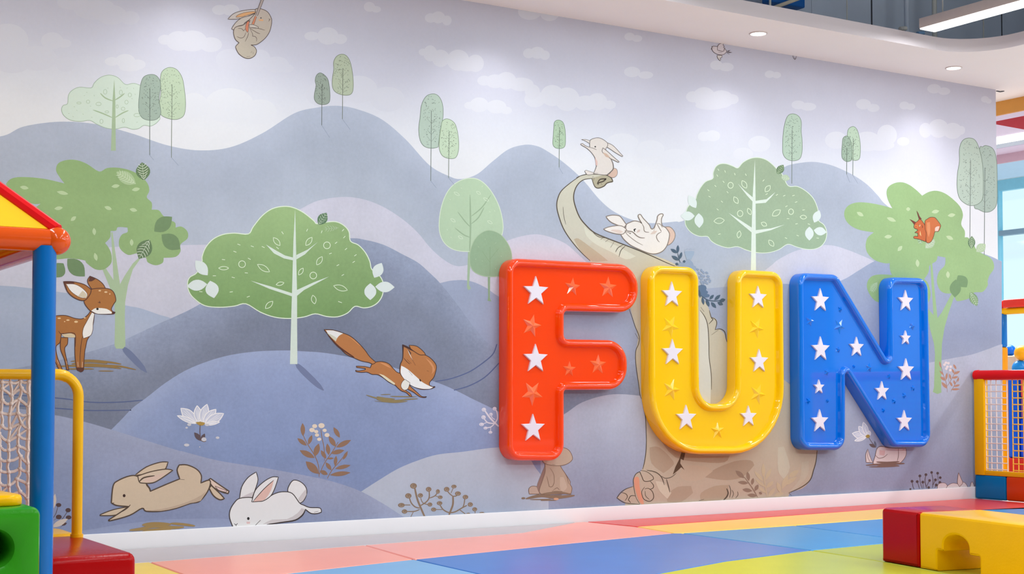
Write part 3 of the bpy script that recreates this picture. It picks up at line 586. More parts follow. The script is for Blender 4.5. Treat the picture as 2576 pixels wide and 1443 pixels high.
berries('dark berry stalks at the lower right of the mural', (2100,1000,4.811), (84,72,74), [([(935,1010),(945,1070),(960,1105)],.9),([(1000,1015),(1025,1100)],.9),([(1030,945),(1035,1020),(1060,1098)],.7),([(1065,1020),(1075,1095)],.7),([(1103,930),(1092,1010),(1112,1095)],1),([(1145,1000),(1112,1070)],1),([(1172,905),(1188,1000),(1182,1090)],.8),([(1218,995),(1185,1060)],1),([(1245,915),(1250,1000)],.7),([(1272,1025),(1255,1090)],.9),([(1228,1055),(1210,1090)],.8)],
    [(935,1010,17),(998,1014,17),(1030,945,17),(1066,1020,17),(1103,930,17),(1147,1000,16),(1172,903,16),(1218,993,17),(1245,912,16),(1276,966,16),(1272,1024,17),(1228,1055,17),(1137,1085,16),(915,1105,12)], 63, None, 1.8)
s = Motif('plant_print', 'dark berries and cream leaves by the blue post', 63).C(0,1200,5.939)
for L in ([(870,420),(830,550),(760,650)], [(1020,490),(940,610),(860,700)], [(880,595),(770,660)], [(1020,600),(900,720)], [(960,700),(900,750)]): s.line((92,78,80), 1.6, L)
s.ly += 1
for b in ((876,413,40,30),(1018,490,40,32),(878,592,44,34),(1025,598,42,30)): s.ell((84,62,62), *b)
s.leaf((84,62,62), (1000,680), (920,715), 40); s.leaf((205,190,180), (1015,620), (770,745), 80); s.leaf((205,190,182), (825,245), (780,490), 70)
s.done()
s = Motif('plant_print', 'rust coloured leaf plant by the right green tree', 64).C(2180,640,4.009)
RB = (178,132,112)
for L in ([(812,1390),(805,1300),(770,1200),(745,1090)], [(812,1330),(860,1250),(900,1170)], [(850,1380),(890,1310),(930,1230)], [(830,1290),(820,1150)]): s.line((150,120,112), 1.3, L)
s.ly += 1
for a, b, w in (((735,1075),(750,1140),18),((735,1170),(780,1215),18),((740,1230),(800,1270),26),((812,1190),(800,1265),22),((755,1285),(815,1350),30),((875,1105),(905,1155),22),((860,1150),(885,1200),20),((943,1175),(880,1205),24),((925,1230),(862,1245),22),((930,1240),(918,1285),14),((835,1200),(850,1260),20),((880,1265),(890,1310),18),((942,1312),(880,1330),20),((840,1280),(865,1330),20),((942,1355),(850,1360),20)): s.leaf(RB, a, b, w)
for x, y in ((785,1110),(800,1090),(825,1095),(815,1130),(848,1130),(845,1165),(805,1150)): s.ell((222,206,206), x, y, 14, 13)
s.done()
s = Motif('plant_print', 'blue grey garland of leaves and blooms behind the letter U', 150).C(1660,580,5.155)
NV, NB = (72,92,112), (140,156,180)
s.fill(NB, [(240,450),(260,410),(310,405),(340,380),(380,375),(420,405),(440,450),(470,470),(460,520),(240,520)])
for L in ([(370,380),(345,330),(320,270)], [(378,378),(380,320)], [(390,378),(420,330),(445,270)], [(385,378),(400,330),(405,260)]): s.line(NB, 2.2, L)
s.fill((150,166,188), [(345,370),(325,300),(330,265),(440,265),(445,300),(405,375)], k=1)
s.ticks(NB, 1, [(325,250),(345,240),(360,235),(380,240),(400,235),(415,240),(440,240)], 8, [40, 80, 100])
s.line(NV, 2, [(265,415),(250,370),(232,290)]); 
for a, b, w in (((235,185),(232,290),36),((140,235),(228,290),40),((285,275),(255,370),36),((152,325),(252,385),44),((320,380),(310,418),34),((200,425),(240,440),36)): s.leaf(NV, a, b, w)
for x, y, a in ((490,500,30),(540,515,70),(565,540,60),(610,545,30),(510,550,60),(540,580,80),(570,590,0),(625,592,10),(545,625,-30),(595,640,30),(630,625,0),(520,610,70),(650,655,-60),(610,680,40),(575,665,40),(540,665,30),(555,690,20)): s.ell((138,152,176), x, y, 24, 15, a, n=6)
s.fill((90,112,142), [(500,715),(540,702),(590,712),(605,745),(600,770),(625,790),(615,815),(590,820),(620,820),(645,830),(640,855),(600,865),(560,860),(520,840),(505,800)])
s.line(NV, 2.4, [(525,830),(590,880),(650,905),(740,910),(800,895)])
for a, b, w in (((505,760),(525,870),30),((570,960),(548,860),34),((640,985),(602,890),40),((730,1000),(665,925),40),((820,960),(748,925),44),((850,890),(775,912),46),((785,830),(710,900),40),((700,830),(645,890),36)): s.leaf(NV, a, b, w)
s.done()
# ---- dinosaur
s = Motif('dinosaur_print', 'long necked beige dinosaur standing behind the letters', 60)
BG, DK = (196,191,172), (82,72,60)
body = [(1432,562),(1460,602),(1485,658),(1520,700),(1560,740),(1582,765),(1590,792),(1600,825),(1605,850),(1601,875),(1599,900),(1604,940),(1608,975),(1613,1000),(1623,1040),(1627,1100),(1622,1150),(1614,1182),(1600,1192),(1593,1203),(1594,1220),(1572,1232),(1552,1252),(1574,1264),(1600,1290),(1985,1290),(1985,1242),(2018,1228),(2038,1207),(2049,1170),(2058,1130),(2056,1080),(2040,1030),(2010,985),(1990,969),(1965,949),(1900,900),(1845,872),(1827,856),(1822,840),(1812,829),(1800,828),(1804,808),(1797,799),(1790,797),(1785,780),(1772,755),(1762,742),(1740,700),(1712,674),(1680,655),(1625,635),(1560,610),(1520,597),(1495,584)]
P = s.fill(BG, body, .35, 4, col2=(182,166,148))
nk = lambda L: [(1350+x/4.0075, 320+y/4.0075) for x, y in L]
neck = nk([(440,490),(520,472),(620,472),(700,480),(750,508),(768,545),(760,556),(710,562),(680,592),(630,612),(595,605),(574,570),(558,520),(500,522),(440,552),(395,600),(372,680),(380,770),(430,900),(500,990),(580,1060),(620,1090),(480,1250),(420,1225),(340,1130),(270,1020),(225,900),(203,800),(212,720),(250,640),(340,560)])
s.fill((197,193,176), neck, .3, 4)
s.C(1350,320,4.0075)
s.fill((172,164,140), [(560,520),(600,500),(700,480),(750,510),(768,545),(760,556),(710,562),(680,592),(630,612),(595,605),(574,570)], .3, 3)
s.fill((182,168,144), [(375,1130),(420,1120),(520,1190),(640,1280),(720,1345),(560,1350),(460,1270)], .3, 3)
s.fill((208,206,188), [(480,1000),(620,1110),(800,1190),(1000,1300),(900,1330),(760,1260),(600,1180),(500,1090)], .3, 3)
for w, L in ((3, [(560,515),(470,530),(405,590),(374,680),(382,770),(430,900),(500,990),(580,1060),(690,1110),(900,1190),(1100,1270),(1300,1360),(1400,1402)]), (2.6, [(440,490),(340,560),(250,640),(212,720),(203,800),(225,900),(270,1020),(340,1130),(440,1250),(540,1345)]), (2.6, [(400,510),(440,490),(520,472),(620,472),(700,480),(750,508),(768,545),(710,562),(680,592),(630,612),(595,605),(574,570),(556,515)]), (3.6, [(610,570),(640,525),(700,520),(670,545),(625,560),(620,580)]), (1.6, [(570,490),(560,530)]), (1.6, [(580,505),(572,540)]), (1.6, [(650,565),(660,580)]), (1.6, [(570,1060),(620,1100),(690,1115)]), (1.8, [(670,1110),(645,1132)]), (1.8, [(730,1125),(692,1155)]), (1.8, [(780,1155),(745,1212)]), (1.8, [(870,1185),(820,1215),(795,1258)]), (1.8, [(895,1195),(850,1240),(830,1305)]), (1.2, [(265,800),(275,900),(295,980)])): s.line(DK, w, L)
s.C(1660,580,5.155)
s.fill((206,202,192), [(515,1030),(560,1090),(610,1190),(635,1320),(640,1500),(660,1900),(655,2320),(500,2320)], .2, 3)
for w, L in ((2, [(520,1030),(580,1110),(620,1230),(635,1443),(640,1650),(665,1850),(670,2060)]), (2, [(640,1030),(665,1120),(690,1150),(635,1210)]), (2, [(670,1122),(720,1150),(738,1200),(715,1285)]), (2, [(715,1285),(780,1272),(840,1310),(860,1400),(870,1443)]), (1.6, [(760,1285),(670,1350)]), (1.6, [(530,990),(575,1050)])): s.line(DK, w, L)
s.C(1560,760,4.0)
for L in ([(90,65),(115,135),(150,240),(192,345),(185,420),(160,480),(155,560),(165,680),(190,840),(200,930),(215,970)], [(150,310),(185,370)], [(240,1080),(255,1150),(262,1300),(265,1443)]): s.line(DK, 1.8, L)
s.C(1500,1100,4.025)
for c, L in (((168,148,128), [(1090,400),(1200,320),(1400,240),(1560,230),(1600,280),(1480,400),(1300,430)]), ((188,170,150), [(840,380),(900,290),(1100,290),(1180,340),(1050,430),(900,430)]), ((172,152,132), [(540,100),(640,100),(780,240),(760,300),(680,360),(560,260)]), ((170,152,132), [(720,580),(820,500),(960,490),(980,560),(860,650),(720,650)]), ((172,154,132), [(1060,560),(1200,490),(1340,480),(1320,600),(1200,640),(1060,640)]), ((200,190,170), [(600,440),(690,460),(760,560),(720,620),(640,540)]), ((192,184,166), [(1840,100),(1900,90),(1960,300),(1900,420),(1840,330)]), ((166,146,126), [(640,10),(900,130),(1100,180),(1350,180),(1300,250),(1080,250),(800,200)]), ((186,176,158), [(2080,250),(2150,240),(2140,380),(2020,520),(1960,540),(2060,420)])): s.fill(c, L, .3, 3)
s.fill((88,66,48), [(868,130),(905,140),(885,230),(855,215),(850,260),(895,330),(860,300),(830,330),(775,375),(800,300),(840,220)], .1, 1)
for w, L in ((2, [(508,-30),(505,120),(490,240),(470,322)]), (1.8, [(445,332),(510,345),(570,390),(580,420),(540,440),(485,440),(460,390),(440,345),(400,370),(375,430),(380,500),(400,600),(440,670)]), (2.2, [(510,330),(600,350),(660,400),(690,480)]), (1.6, [(660,390),(700,412),(760,400),(810,360)]), (2.2, [(710,420),(730,490),(745,555)]), (1.8, [(545,440),(578,480),(575,510),(540,525)]), (1.8, [(490,500),(460,550),(480,620),(540,645),(580,610),(570,550),(530,515),(490,520)]), (1.2, [(495,540),(500,590),(540,628)]), (2, [(375,495),(300,520),(245,560),(210,610),(290,660),(440,675)]), (1.6, [(255,555),(300,570),(315,600),(290,640)]), (1.8, [(400,590),(350,590),(325,630),(350,660)]), (3.5, [(1320,515),(1335,560),(1320,600),(1290,630)]), (1.6, [(1345,480),(1362,540),(1350,610)]), (1.3, [(1375,530),(1390,570),(1372,612)]), (1.3, [(1430,545),(1435,580),(1410,612)]), (2, [(1040,640),(1090,625)]), (2.4, [(2236,130),(2225,240),(2200,330),(2165,430),(2080,500),(1950,560)]), (1.2, [(1950,560),(1980,590)])): s.line(DK, w, L)
s.fill((214,150,122), [(420,395),(385,410),(385,480),(405,560),(435,640),(460,675),(485,670),(465,600),(440,500),(435,420)], .1, 3)
for a, b, w in (((1410,335),(1500,410),46),((1530,345),(1545,440),36),((1435,450),(1540,462),34),((1590,408),(1575,480),30),((1480,525),(1580,540),38),((1640,475),(1605,540),36),((1530,580),(1630,590),36),((1680,570),(1645,555),26)): s.leaf((140,118,102), b, a, w)
s.line((140,118,102), 2.4, [(1500,400),(1580,510),(1635,605)])
for a, b, w in (((1690,260),(1695,400),36),((1600,340),(1690,440),34),((1775,310),(1710,430),34),((1610,420),(1710,500),30),((1795,440),(1720,510),36),((1640,500),(1720,560),32),((1810,510),(1740,600),40),((1940,380),(1880,520),50),((1830,450),(1870,560),44),((2030,400),(1900,480),44),((2050,330),(1950,400),50),((1900,560),(1800,590),40)): s.leaf((190,174,146), a, b, w)
s.line((190,174,146), 3, [(1695,300),(1705,450),(1730,600)]); s.done()
# ---- rabbits, deer, fox, squirrel, bird
s = Motif('rabbit_print', 'grey rabbit hanging from a rope at the top of the mural', 150).C(560,0,9.019)
RD, RF = (88,72,66), (190,176,166)
s.out((200,190,184), RD, 1.3, [(120,435),(215,335),(330,275),(500,235),(720,215),(760,290),(560,370),(470,405),(300,435)])
s.out((216,164,116), RD, .9, [(300,390),(340,345),(480,290),(650,262),(740,262),(740,290),(560,345),(430,385)])
s.out((196,186,178), RD, 1.3, [(205,655),(240,590),(330,480),(450,400),(600,360),(750,300),(720,390),(600,450),(500,520),(470,560),(330,600),(260,670)])
s.out(RF, RD, 1.5, [(800,195),(920,215),(1030,280),(1100,400),(1115,480),(1100,600),(1060,730),(980,850),(880,940),(770,1010),(640,1020),(720,1060),(765,1130),(765,1190),(720,1270),(610,1325),(490,1305),(370,1220),(310,1110),(300,1050),(375,970),(290,890),(250,760),(265,650),(330,600),(470,565),(600,450),(740,300),(740,220)], col2=(184,174,158))
s.out((176,162,158), RD, 1.1, [(880,-20),(940,-20),(795,355),(745,355)], k=1)
s.out((208,132,100), RD, .9, [(735,365),(772,380),(712,555),(660,545)], k=1); s.out((208,128,98), RD, .9, [(560,490),(620,480),(592,560),(582,700),(570,735),(530,690),(520,600)])
s.out((198,188,180), RD, 1.1, [(600,560),(700,560),(810,610),(790,640),(610,622)])
for L in ([(600,630),(780,740),(850,765)], [(600,620),(790,640),(960,685)], [(350,645),(430,650),(475,700),(520,650)], [(320,825),(400,860),(480,840),(530,735)], [(590,740),(570,820),(510,945)], [(620,650),(680,770),(680,820),(740,830),(775,880),(765,940)], [(640,1200),(665,1165)], [(690,1180),(695,1225)], [(540,1290),(630,1275)], [(640,470),(610,455),(590,480),(620,500)]): s.line(RD, 1.2, L)
s.ell(RD, 870, 407, 15); s.fill((218,168,124), [(820,438),(925,438),(920,478),(820,470)], k=1); s.line(RD, 2, [(1040,430),(1072,432),(1048,485)], k=1); s.done()
s = Motif('rabbit_print', 'pale rabbit sitting on the dinosaur head with open arms', 150).C(1440,330,9.019)
RF, RD = (216,207,201), (110,100,96)
s.out((206,176,160), RD, 1, [(880,850),(990,850),(1022,920),(1010,990),(960,1040),(890,1048),(800,1000)])
s.out(RF, RD, 1.4, [(790,260),(900,310),(990,390),(1080,490),(1145,560),(1130,575),(1000,500),(850,400),(770,350)])
s.out(RF, RD, 1, [(205,188),(300,185),(410,218),(400,285),(290,218)]); 
s.out(RF, RD, 1.4, [(395,230),(440,180),(545,150),(640,160),(740,215),(800,280),(790,350),(760,420),(870,620),(910,720),(935,830),(900,890),(780,990),(480,960),(545,790),(530,680),(500,580),(420,470),(320,380),(200,310),(195,285),(230,280),(300,330),(395,365)])
s.out(RF, RD, 1.6, [(690,375),(800,460),(920,570),(1060,690),(1040,702),(950,660),(850,610),(740,530),(675,460)])
s.fill((198,170,152), [(690,480),(780,510),(860,600),(760,580)], k=2); s.fill((214,180,172), [(515,590),(570,690),(565,780),(530,770)], k=2)
s.out(RF, RD, 1, [(280,905),(310,885),(380,905),(480,940),(470,970),(340,985)])
s.ell((40,36,36), 518, 350, 17); s.line(RD, 2.6, [(865,620),(915,720),(928,840),(880,910),(780,990)])
for L in ([(395,365),(470,385),(550,418)], [(395,230),(395,365)], [(790,345),(750,410)], [(555,785),(480,960)], [(480,945),(580,945)]): s.line(RD, 1.2, L)
s.done()
s = Motif('rabbit_print', 'cream rabbit lying on its back along the dinosaur neck', 150).C(1500,520,10.31)
RF, RD = (227,220,214), (130,116,106)
s.out((212,182,166), RD, 1.6, [(1780,520),(1900,520),(1990,590),(2045,700),(2030,820),(1960,930),(1860,1000),(1820,700)])
s.out(RF, RD, 2.2, [(255,250),(400,215),(560,225),(640,270),(780,460),(720,540),(540,470),(390,400),(300,320)])
s.out(RF, RD, 2.2, [(640,720),(750,610),(780,460),(870,405),(990,365),(1120,390),(1180,430),(1090,260),(1100,205),(1150,200),(1220,300),(1370,460),(1420,560),(1470,570),(1520,500),(1580,330),(1590,250),(1640,195),(1710,180),(1740,210),(1690,320),(1710,480),(1800,540),(1880,650),(1900,740),(1860,930),(1800,1060),(1700,1160),(1550,1215),(1400,1210),(1200,1140),(920,1010),(800,920),(700,820)])
s.out(RF, RD, 2, [(190,575),(330,520),(560,485),(690,510),(790,590),(700,700),(560,705),(400,670),(260,620)]); s.fill((216,196,186), [(370,620),(430,590),(600,600),(700,650),(600,690),(470,650)], k=3)
for w, L in ((1.6, [(740,600),(780,690),(900,800),(1050,910),(1210,995)]), (2.6, [(760,600),(830,630),(940,650),(1050,750),(1150,800),(1260,805)]), (3, [(1030,570),(980,590),(1000,645)]), (2, [(1180,430),(1230,520),(1240,610),(1280,650),(1370,660)]), (2, [(1690,650),(1600,700),(1560,770),(1590,860),(1640,915)]), (2, [(1570,430),(1640,560),(1690,640)]), (1.6, [(1570,430),(1660,450),(1720,540)]), (1.5, [(1530,500),(1490,630)]), (1.6, [(760,640),(900,690),(860,700)])): s.line(RD if w != 3 else (20,18,18), w, L)
s.fill((208,186,176), [(1040,670),(1080,600),(1140,590),(1120,650)], k=2); s.fill((212,192,180), [(1400,710),(1480,630),(1580,620),(1520,700)], k=2); s.done()
s = Motif('squirrel_print', 'red squirrel sitting in the green tree', 150).C(2260,520,13.12)
RD = (80,40,30)
s.out((196,108,60), RD, 1.1, [(880,480),(960,400),(1060,345),(1190,350),(1260,410),(1390,590),(1380,690),(1320,810),(1210,820),(1160,980),(1090,1130),(1000,1190),(920,1150),(910,950),(885,750)])
s.fill((226,194,180), [(1215,690),(1300,640),(1360,650),(1310,800),(1210,805)]); s.fill((214,138,92), [(940,520),(1040,500),(1050,800),(1000,1000),(950,800)])
s.fill((110,52,42), [(360,400),(470,450),(570,500),(520,590),(450,490)], k=2); s.fill((110,52,42), [(600,120),(660,210),(700,310),(775,400),(690,430),(650,310)], k=2)
s.out((192,98,52), RD, 1.1, [(520,640),(550,540),(640,470),(690,400),(760,440),(820,520),(870,600),(890,760),(920,880),(900,1150),(800,1110),(650,1060),(520,1040),(505,985),(560,965),(640,980),(640,860),(540,850),(640,780),(620,740),(530,700)])
s.fill((206,118,60), [(530,690),(530,600),(640,600),(640,690)]); s.fill((236,192,132), [(720,780),(755,970),(705,900)], k=2)
s.ell((236,200,150), 700, 610, 26, 34); s.ell((60,26,20), 692, 600, 16); s.ell((110,40,24), 580, 655, 16); s.line((110,40,24), 1.4, [(780,600),(800,670),(780,690)]); s.done()
s = Motif('bird_print', 'small line drawn bird under the soffit', 150).C(1760,90,9.2)
RD = (92,76,76)
s.out((208,196,200), RD, 1.2, [(285,290),(300,250),(340,240),(410,250),(500,240),(590,310),(625,355),(600,400),(530,440),(430,430),(350,395),(300,345)])
s.out((206,194,198), RD, 1.3, [(412,330),(415,250),(450,195),(510,172),(548,185),(545,220),(575,240),(550,270),(590,285),(560,310),(575,320),(545,360),(480,350)], k=2)
s.out((205,196,192), RD, 1.2, [(408,450),(415,510),(470,575),(490,545),(470,520),(515,500),(520,450)], k=2)
for L in ([(285,240),(290,275),(260,315)], [(260,315),(285,300)], [(625,355),(715,335),(640,370),(755,385),(640,395),(630,370)], [(640,395),(690,430)], [(430,380),(520,395)]): s.line(RD, 1.2, L, k=2)
s.ell(RD, 322, 280, 6); 
s.line(RD, 1.2, [(2158,452),(2175,510),(2210,548),(2228,520),(2245,465)]); s.line(RD, 1, [(2195,490),(2215,525)]); s.done()
def brush(s, col, P, w, n=5):
    for i in range(n):
        d = (i-(n-1)/2)*w*.9
        a, b = random.uniform(0, .25), random.uniform(.75, 1); m = len(P)-1
        L = [(P[j][0]+random.uniform(-6, 6), P[j][1]+d+random.uniform(-.3, .3)*w) for j in range(m+1) if a <= j/m <= b or abs(i-n//2) < 1]
        if len(L) > 1: s.line(col, w/s.s, L, taper=.3)
s = Motif('deer_print', 'brown spotted fawn standing on the slate hill', 150).C(0,660,4.243)
RD, BRN = (80,46,40), (166,108,56)
brush(s, (146,116,66), [(590,1100),(760,1085),(950,1070),(1150,1085),(1300,1105),(1450,1140)], 20, 4); brush(s, (146,116,66), [(700,1130),(850,1130),(1000,1125)], 14, 2); brush(s, (146,116,66), [(1050,1150),(1120,1150),(1210,1155)], 10, 2)
s.out(BRN, RD, 1.8, [(650,800),(725,800),(720,870),(690,920),(715,1050),(735,1145),(712,1145),(690,1040),(645,920)])
s.out(BRN, RD, 1.8, [(520,600),(590,570),(700,565),(800,595),(880,600),(935,560),(965,520),(1005,540),(1000,620),(985,700),(955,785),(930,830),(915,900),(905,950),(895,1080),(890,1150),(860,1167),(845,1150),(830,1150),(815,1120),(800,980),(800,800),(700,760),(655,760),(640,850),(600,890),(600,950),(620,1030),(665,1140),(630,1140),(590,1060),(520,980)])
s.fill((206,188,156), [(655,757),(760,755),(805,780),(800,800),(690,795)], k=2); s.line(RD, 1.8, [(625,730),(655,760),(760,750),(805,775),(803,900)]); s.line(RD, 1.6, [(880,790),(865,880),(855,1000),(858,1150)])
s.fill((92,54,44), [(815,1120),(890,1120),(890,1150),(860,1167),(830,1150)], k=2)
for a in ((632,594,18,8),(725,614,18,8),(812,632,20,11),(690,630,8,5),(905,590,12,6)): s.ell((226,190,142), *a)
for L in ([(830,1060),(835,1110)], [(880,1060),(878,1120)], [(610,1040),(630,1085)], [(708,1050),(718,1085)]): s.line((226,210,196), 1.6, L)
s.out((233,228,222), RD, 1.2, [(980,530),(1010,545),(995,640),(990,720),(965,780),(890,810),(880,760),(890,700),(920,640)])
s.out((168,112,62), RD, 1.8, [(960,145),(1040,180),(1100,230),(1130,285),(1000,290),(950,240),(935,190)]); s.fill((92,54,44), [(960,145),(1020,175),(980,200),(945,200)], k=2)
s.out((168,110,58), RD, 1.8, [(900,400),(930,330),(960,290),(1050,275),(1160,280),(1215,320),(1237,400),(1215,440),(1190,490),(1200,520),(1230,530),(1210,548),(1130,550),(1040,545),(980,525),(940,490),(905,440)])
s.out((168,110,58), RD, 2, [(678,203),(780,205),(900,235),(975,290),(960,340),(900,405),(800,380),(720,310)])
s.fill((92,54,44), [(678,203),(780,205),(800,225),(700,225),(720,300),(690,250)], k=1)
s.out((234,230,226), RD, .9, [(705,228),(800,232),(880,275),(932,335),(920,380),(850,370),(760,310)]); s.fill((208,196,172), [(880,300),(925,340),(915,378),(830,362)], k=2)
s.fill((233,230,224), [(975,515),(1010,490),(1060,485),(1140,495),(1195,530),(1190,545),(1100,548),(1030,543)], k=3)
s.ell(RD, 1212, 535, 18, 10); s.ell((44,40,38), 1040, 495, 13); s.line(RD, 1.4, [(980,525),(1010,535)]); s.line(RD, 1.6, [(1060,410),(1070,430),(1045,425)])
for a in ((1065,300,14,8),(1130,315,17,9),(1172,335,6,8)): s.ell((224,190,146), *a)
s.done()
s = Motif('fox_print', 'orange fox leaping down the blue hill', 150).C(760,800,6.4125)
RD, OR = (66,40,34), (178,116,66)
brush(s, (140,124,84), [(1035,1235),(1200,1290),(1350,1315),(1500,1325),(1700,1310),(1870,1290)], 26, 3); brush(s, (140,124,84), [(1420,1260),(1600,1265),(1850,1265)], 16, 3); brush(s, (140,124,84), [(1170,1330),(1400,1350),(1640,1345)], 10, 2); brush(s, (140,124,84), [(1270,1225),(1350,1225),(1430,1225)], 12, 2)
s.out(OR, RD, 1.6, [(1720,1070),(1770,1120),(1850,1190),(1930,1260),(2010,1265),(1980,1278),(1900,1265),(1800,1195),(1700,1140)])
s.out(OR, RD, 1.6, [(1130,740),(1200,705),(1300,700),(1400,735),(1470,810),(1530,870),(1600,900),(1660,1000),(1620,1100),(1680,1170),(1740,1210),(1772,1262),(1740,1255),(1680,1200),(1600,1170),(1540,1120),(1500,1080),(1400,1030),(1310,960),(1220,910),(1130,905),(1050,870),(960,872),(880,862),(862,840),(920,848),(1020,830),(1020,810),(880,792),(875,772),(1010,778),(1100,800)])
s.fill((216,208,178), [(1240,895),(1320,920),(1420,990),(1500,1050),(1490,1075),(1380,1010)], k=2); s.fill((206,142,92), [(1250,715),(1360,735),(1440,810),(1350,770)], k=2)
s.out(OR, RD, 1.6, [(355,183),(500,190),(650,235),(780,290),(900,390),(1010,510),(1090,620),(1190,710),(1140,740),(1080,715),(960,690),(840,640),(700,570),(560,420),(480,340),(400,240)])
s.fill((224,222,220), [(385,195),(500,197),(640,238),(660,247),(600,280),(560,330),(545,375),(470,300),(410,235)], k=2); s.fill((200,198,178), [(400,235),(480,270),(560,320),(545,375),(470,310)], k=2); s.line((86,44,28), 4, [(420,270),(560,430),(700,540),(840,630)]); s.fill((206,142,92), [(700,270),(830,340),(960,460),(900,420),(800,330)], k=2)
s.out((180,118,66), RD, 1.6, [(1728,435),(1850,452),(1960,540),(1995,600),(1900,610),(1780,540)])
s.out(OR, RD, 1.7, [(1620,425),(1720,470),(1800,530),(1900,590),(1990,595),(2090,660),(2165,765),(2150,880),(2120,960),(2060,1030),(2055,1080),(2110,1105),(2145,1110),(2060,1140),(1900,1140),(1720,1060),(1640,970),(1580,880),(1585,750),(1625,640)])
s.fill((232,232,230), [(1600,765),(1700,820),(1850,950),(1940,1030),(2050,1090),(2112,1110),(2060,1138),(1940,1138),(1820,1110),(1722,1055),(1640,970),(1590,880)], k=3)
s.fill((70,42,36), [(1620,425),(1720,470),(1850,560),(1740,510),(1640,460),(1632,640)], k=1); s.fill((96,62,50), [(1700,490),(1760,560),(1740,600),(1720,560)], k=2); s.fill((236,230,220), [(1700,500),(1740,580),(1790,690),(1730,580)], k=2)
for L in ([(1640,640),(1690,700),(1740,740)], [(1690,660),(1760,730)], [(1760,640),(1830,760)], [(2010,845),(2045,855)], [(1720,850),(1780,920)]): s.line(RD, 1.4, L)
s.fill((202,140,94), [(1990,640),(2090,720),(2140,830),(2090,900),(2100,790)], k=2); s.ell(RD, 1905, 1000, 12, 22, -30); s.ell(RD, 2130, 1108, 20, 12)
s.out((226,226,216), RD, 1, [(1595,1080),(1620,1020),(1660,985),(1740,1040),(1710,1130),(1655,1160),(1610,1130)]); s.done()
s = Motif('rabbit_print', 'tan rabbit running along the light blue hill', 150).C(220,1000,3.788)
RD, TN = (84,68,56), (207,187,162)
brush(s, (160,132,84), [(400,1265),(520,1240),(640,1225),(800,1235),(920,1240)], 34, 3); brush(s, (160,132,84), [(600,1205),(650,1200),(700,1205)], 16, 2); brush(s, (160,132,84), [(790,1190),(900,1200),(1030,1220)], 24, 3)
s.out((220,196,180), RD, 3, [(1152,785),(1172,768),(1260,830),(1350,890),(1340,912),(1280,895),(1200,852)])
s.out((216,190,184), RD, 1.2, [(1215,840),(1330,885),(1320,900),(1250,880)])
s.out(TN, RD, 3, [(1160,860),(1200,930),(1260,970),(1305,960),(1260,910),(1180,835)])
s.out(TN, RD, 2.4, [(400,1035),(250,1065),(130,1110),(125,1122),(260,1118),(345,1085)])
s.out(TN, RD, 2.6, [(450,740),(560,660),(690,615),(768,612),(730,690),(600,720)])
s.out(TN, RD, 3, [(228,1000),(245,840),(290,790),(400,745),(480,750),(570,830),(600,890),(750,825),(880,772),(855,690),(875,640),(950,640),(1040,680),(1085,740),(1080,812),(1150,785),(1172,800),(1160,860),(1120,930),(1060,990),(980,1005),(850,1050),(700,1080),(560,1080),(520,1052),(400,1120),(220,1170),(205,1162),(330,1080),(390,1035),(280,1025)])
s.fill((190,168,146), [(560,1075),(700,1060),(850,1025),(980,980),(1080,930),(1130,890),(1080,980),(980,1003),(850,1048),(700,1078)], k=2)
s.out((212,192,170), RD, 2.6, [(480,745),(600,705),(740,680),(815,690),(700,770),(620,810),(520,812),(492,797)]); s.fill((216,188,172), [(530,800),(570,760),(640,742),(760,705),(690,765),(620,800)], k=2)
s.line(RD, 3.6, [(495,797),(540,760),(640,742)]); s.line(RD, 4, [(560,828),(590,860),(600,895)]); s.line(RD, 2, [(870,775),(925,780)]); s.line(RD, 2.4, [(410,1018),(380,1050),(330,1085)])
s.ell((60,40,36), 350, 932, 13, 15); s.line(RD, 3, [(235,1003),(255,1000)]); s.done()
s = Motif('rabbit_print', 'white rabbit crouching behind the skirting board', 150).C(220,1000,3.788)
RD, WH = (66,56,54), (229,227,226)
s.out(WH, RD, 2, [(1910,890),(1925,830),(1965,785),(2030,800),(2080,850),(2090,910),(2060,980),(2020,1005),(1960,950)]); s.fill((206,198,198), [(2080,870),(2088,920),(2050,985),(2020,985),(2010,960)], k=2)
s.out(WH, RD, 2, [(1450,960),(1470,850),(1530,760),(1608,707),(1625,780),(1600,870),(1565,965)]); s.fill((204,196,198), [(1460,950),(1510,925),(1590,890),(1560,960)], k=2)
s.out(WH, RD, 2.2, [(1400,1260),(1357,1150),(1360,1070),(1400,1000),(1450,958),(1560,950),(1600,980),(1700,960),(1780,915),(1860,895),(1950,910),(2020,1000),(2060,1022),(2120,1045),(2215,1050),(2230,1088),(2190,1102),(2130,1100),(2078,1062),(2050,1120),(1980,1165),(1850,1187),(1720,1207),(1690,1260)], .1)
s.fill((206,198,198), [(2070,1060),(2045,1115),(1980,1160),(1850,1182),(1700,1203),(1670,1205),(1760,1160),(1900,1155),(2000,1100),(2040,1050)], k=2)
s.out(WH, RD, 2, [(1565,992),(1600,880),(1680,800),(1760,755),(1820,755),(1790,850),(1750,930),(1680,980),(1620,988)]); s.fill((222,184,172), [(1582,988),(1680,870),(1775,785),(1750,880),(1690,970),(1620,985)], k=2); s.line(RD, 1.8, [(1575,990),(1680,870),(1775,785)])
s.ell((40,36,36), 1533, 1150, 12, 14); s.fill((226,192,190), [(1515,1180),(1550,1180),(1548,1200),(1518,1200)], k=2); s.line(RD, 2.4, [(1398,1198),(1415,1212),(1432,1196)], k=1); s.line(RD, 2, [(1415,1212),(1418,1224)], k=1); s.line(RD, 2.6, [(1650,1165),(1600,1215)], k=1); s.line(RD, 3.4, [(1710,1207),(1850,1187),(1980,1165),(2050,1115),(2078,1060)])
s.line(RD, 1.6, [(2160,1090),(2200,1080)]); s.done()
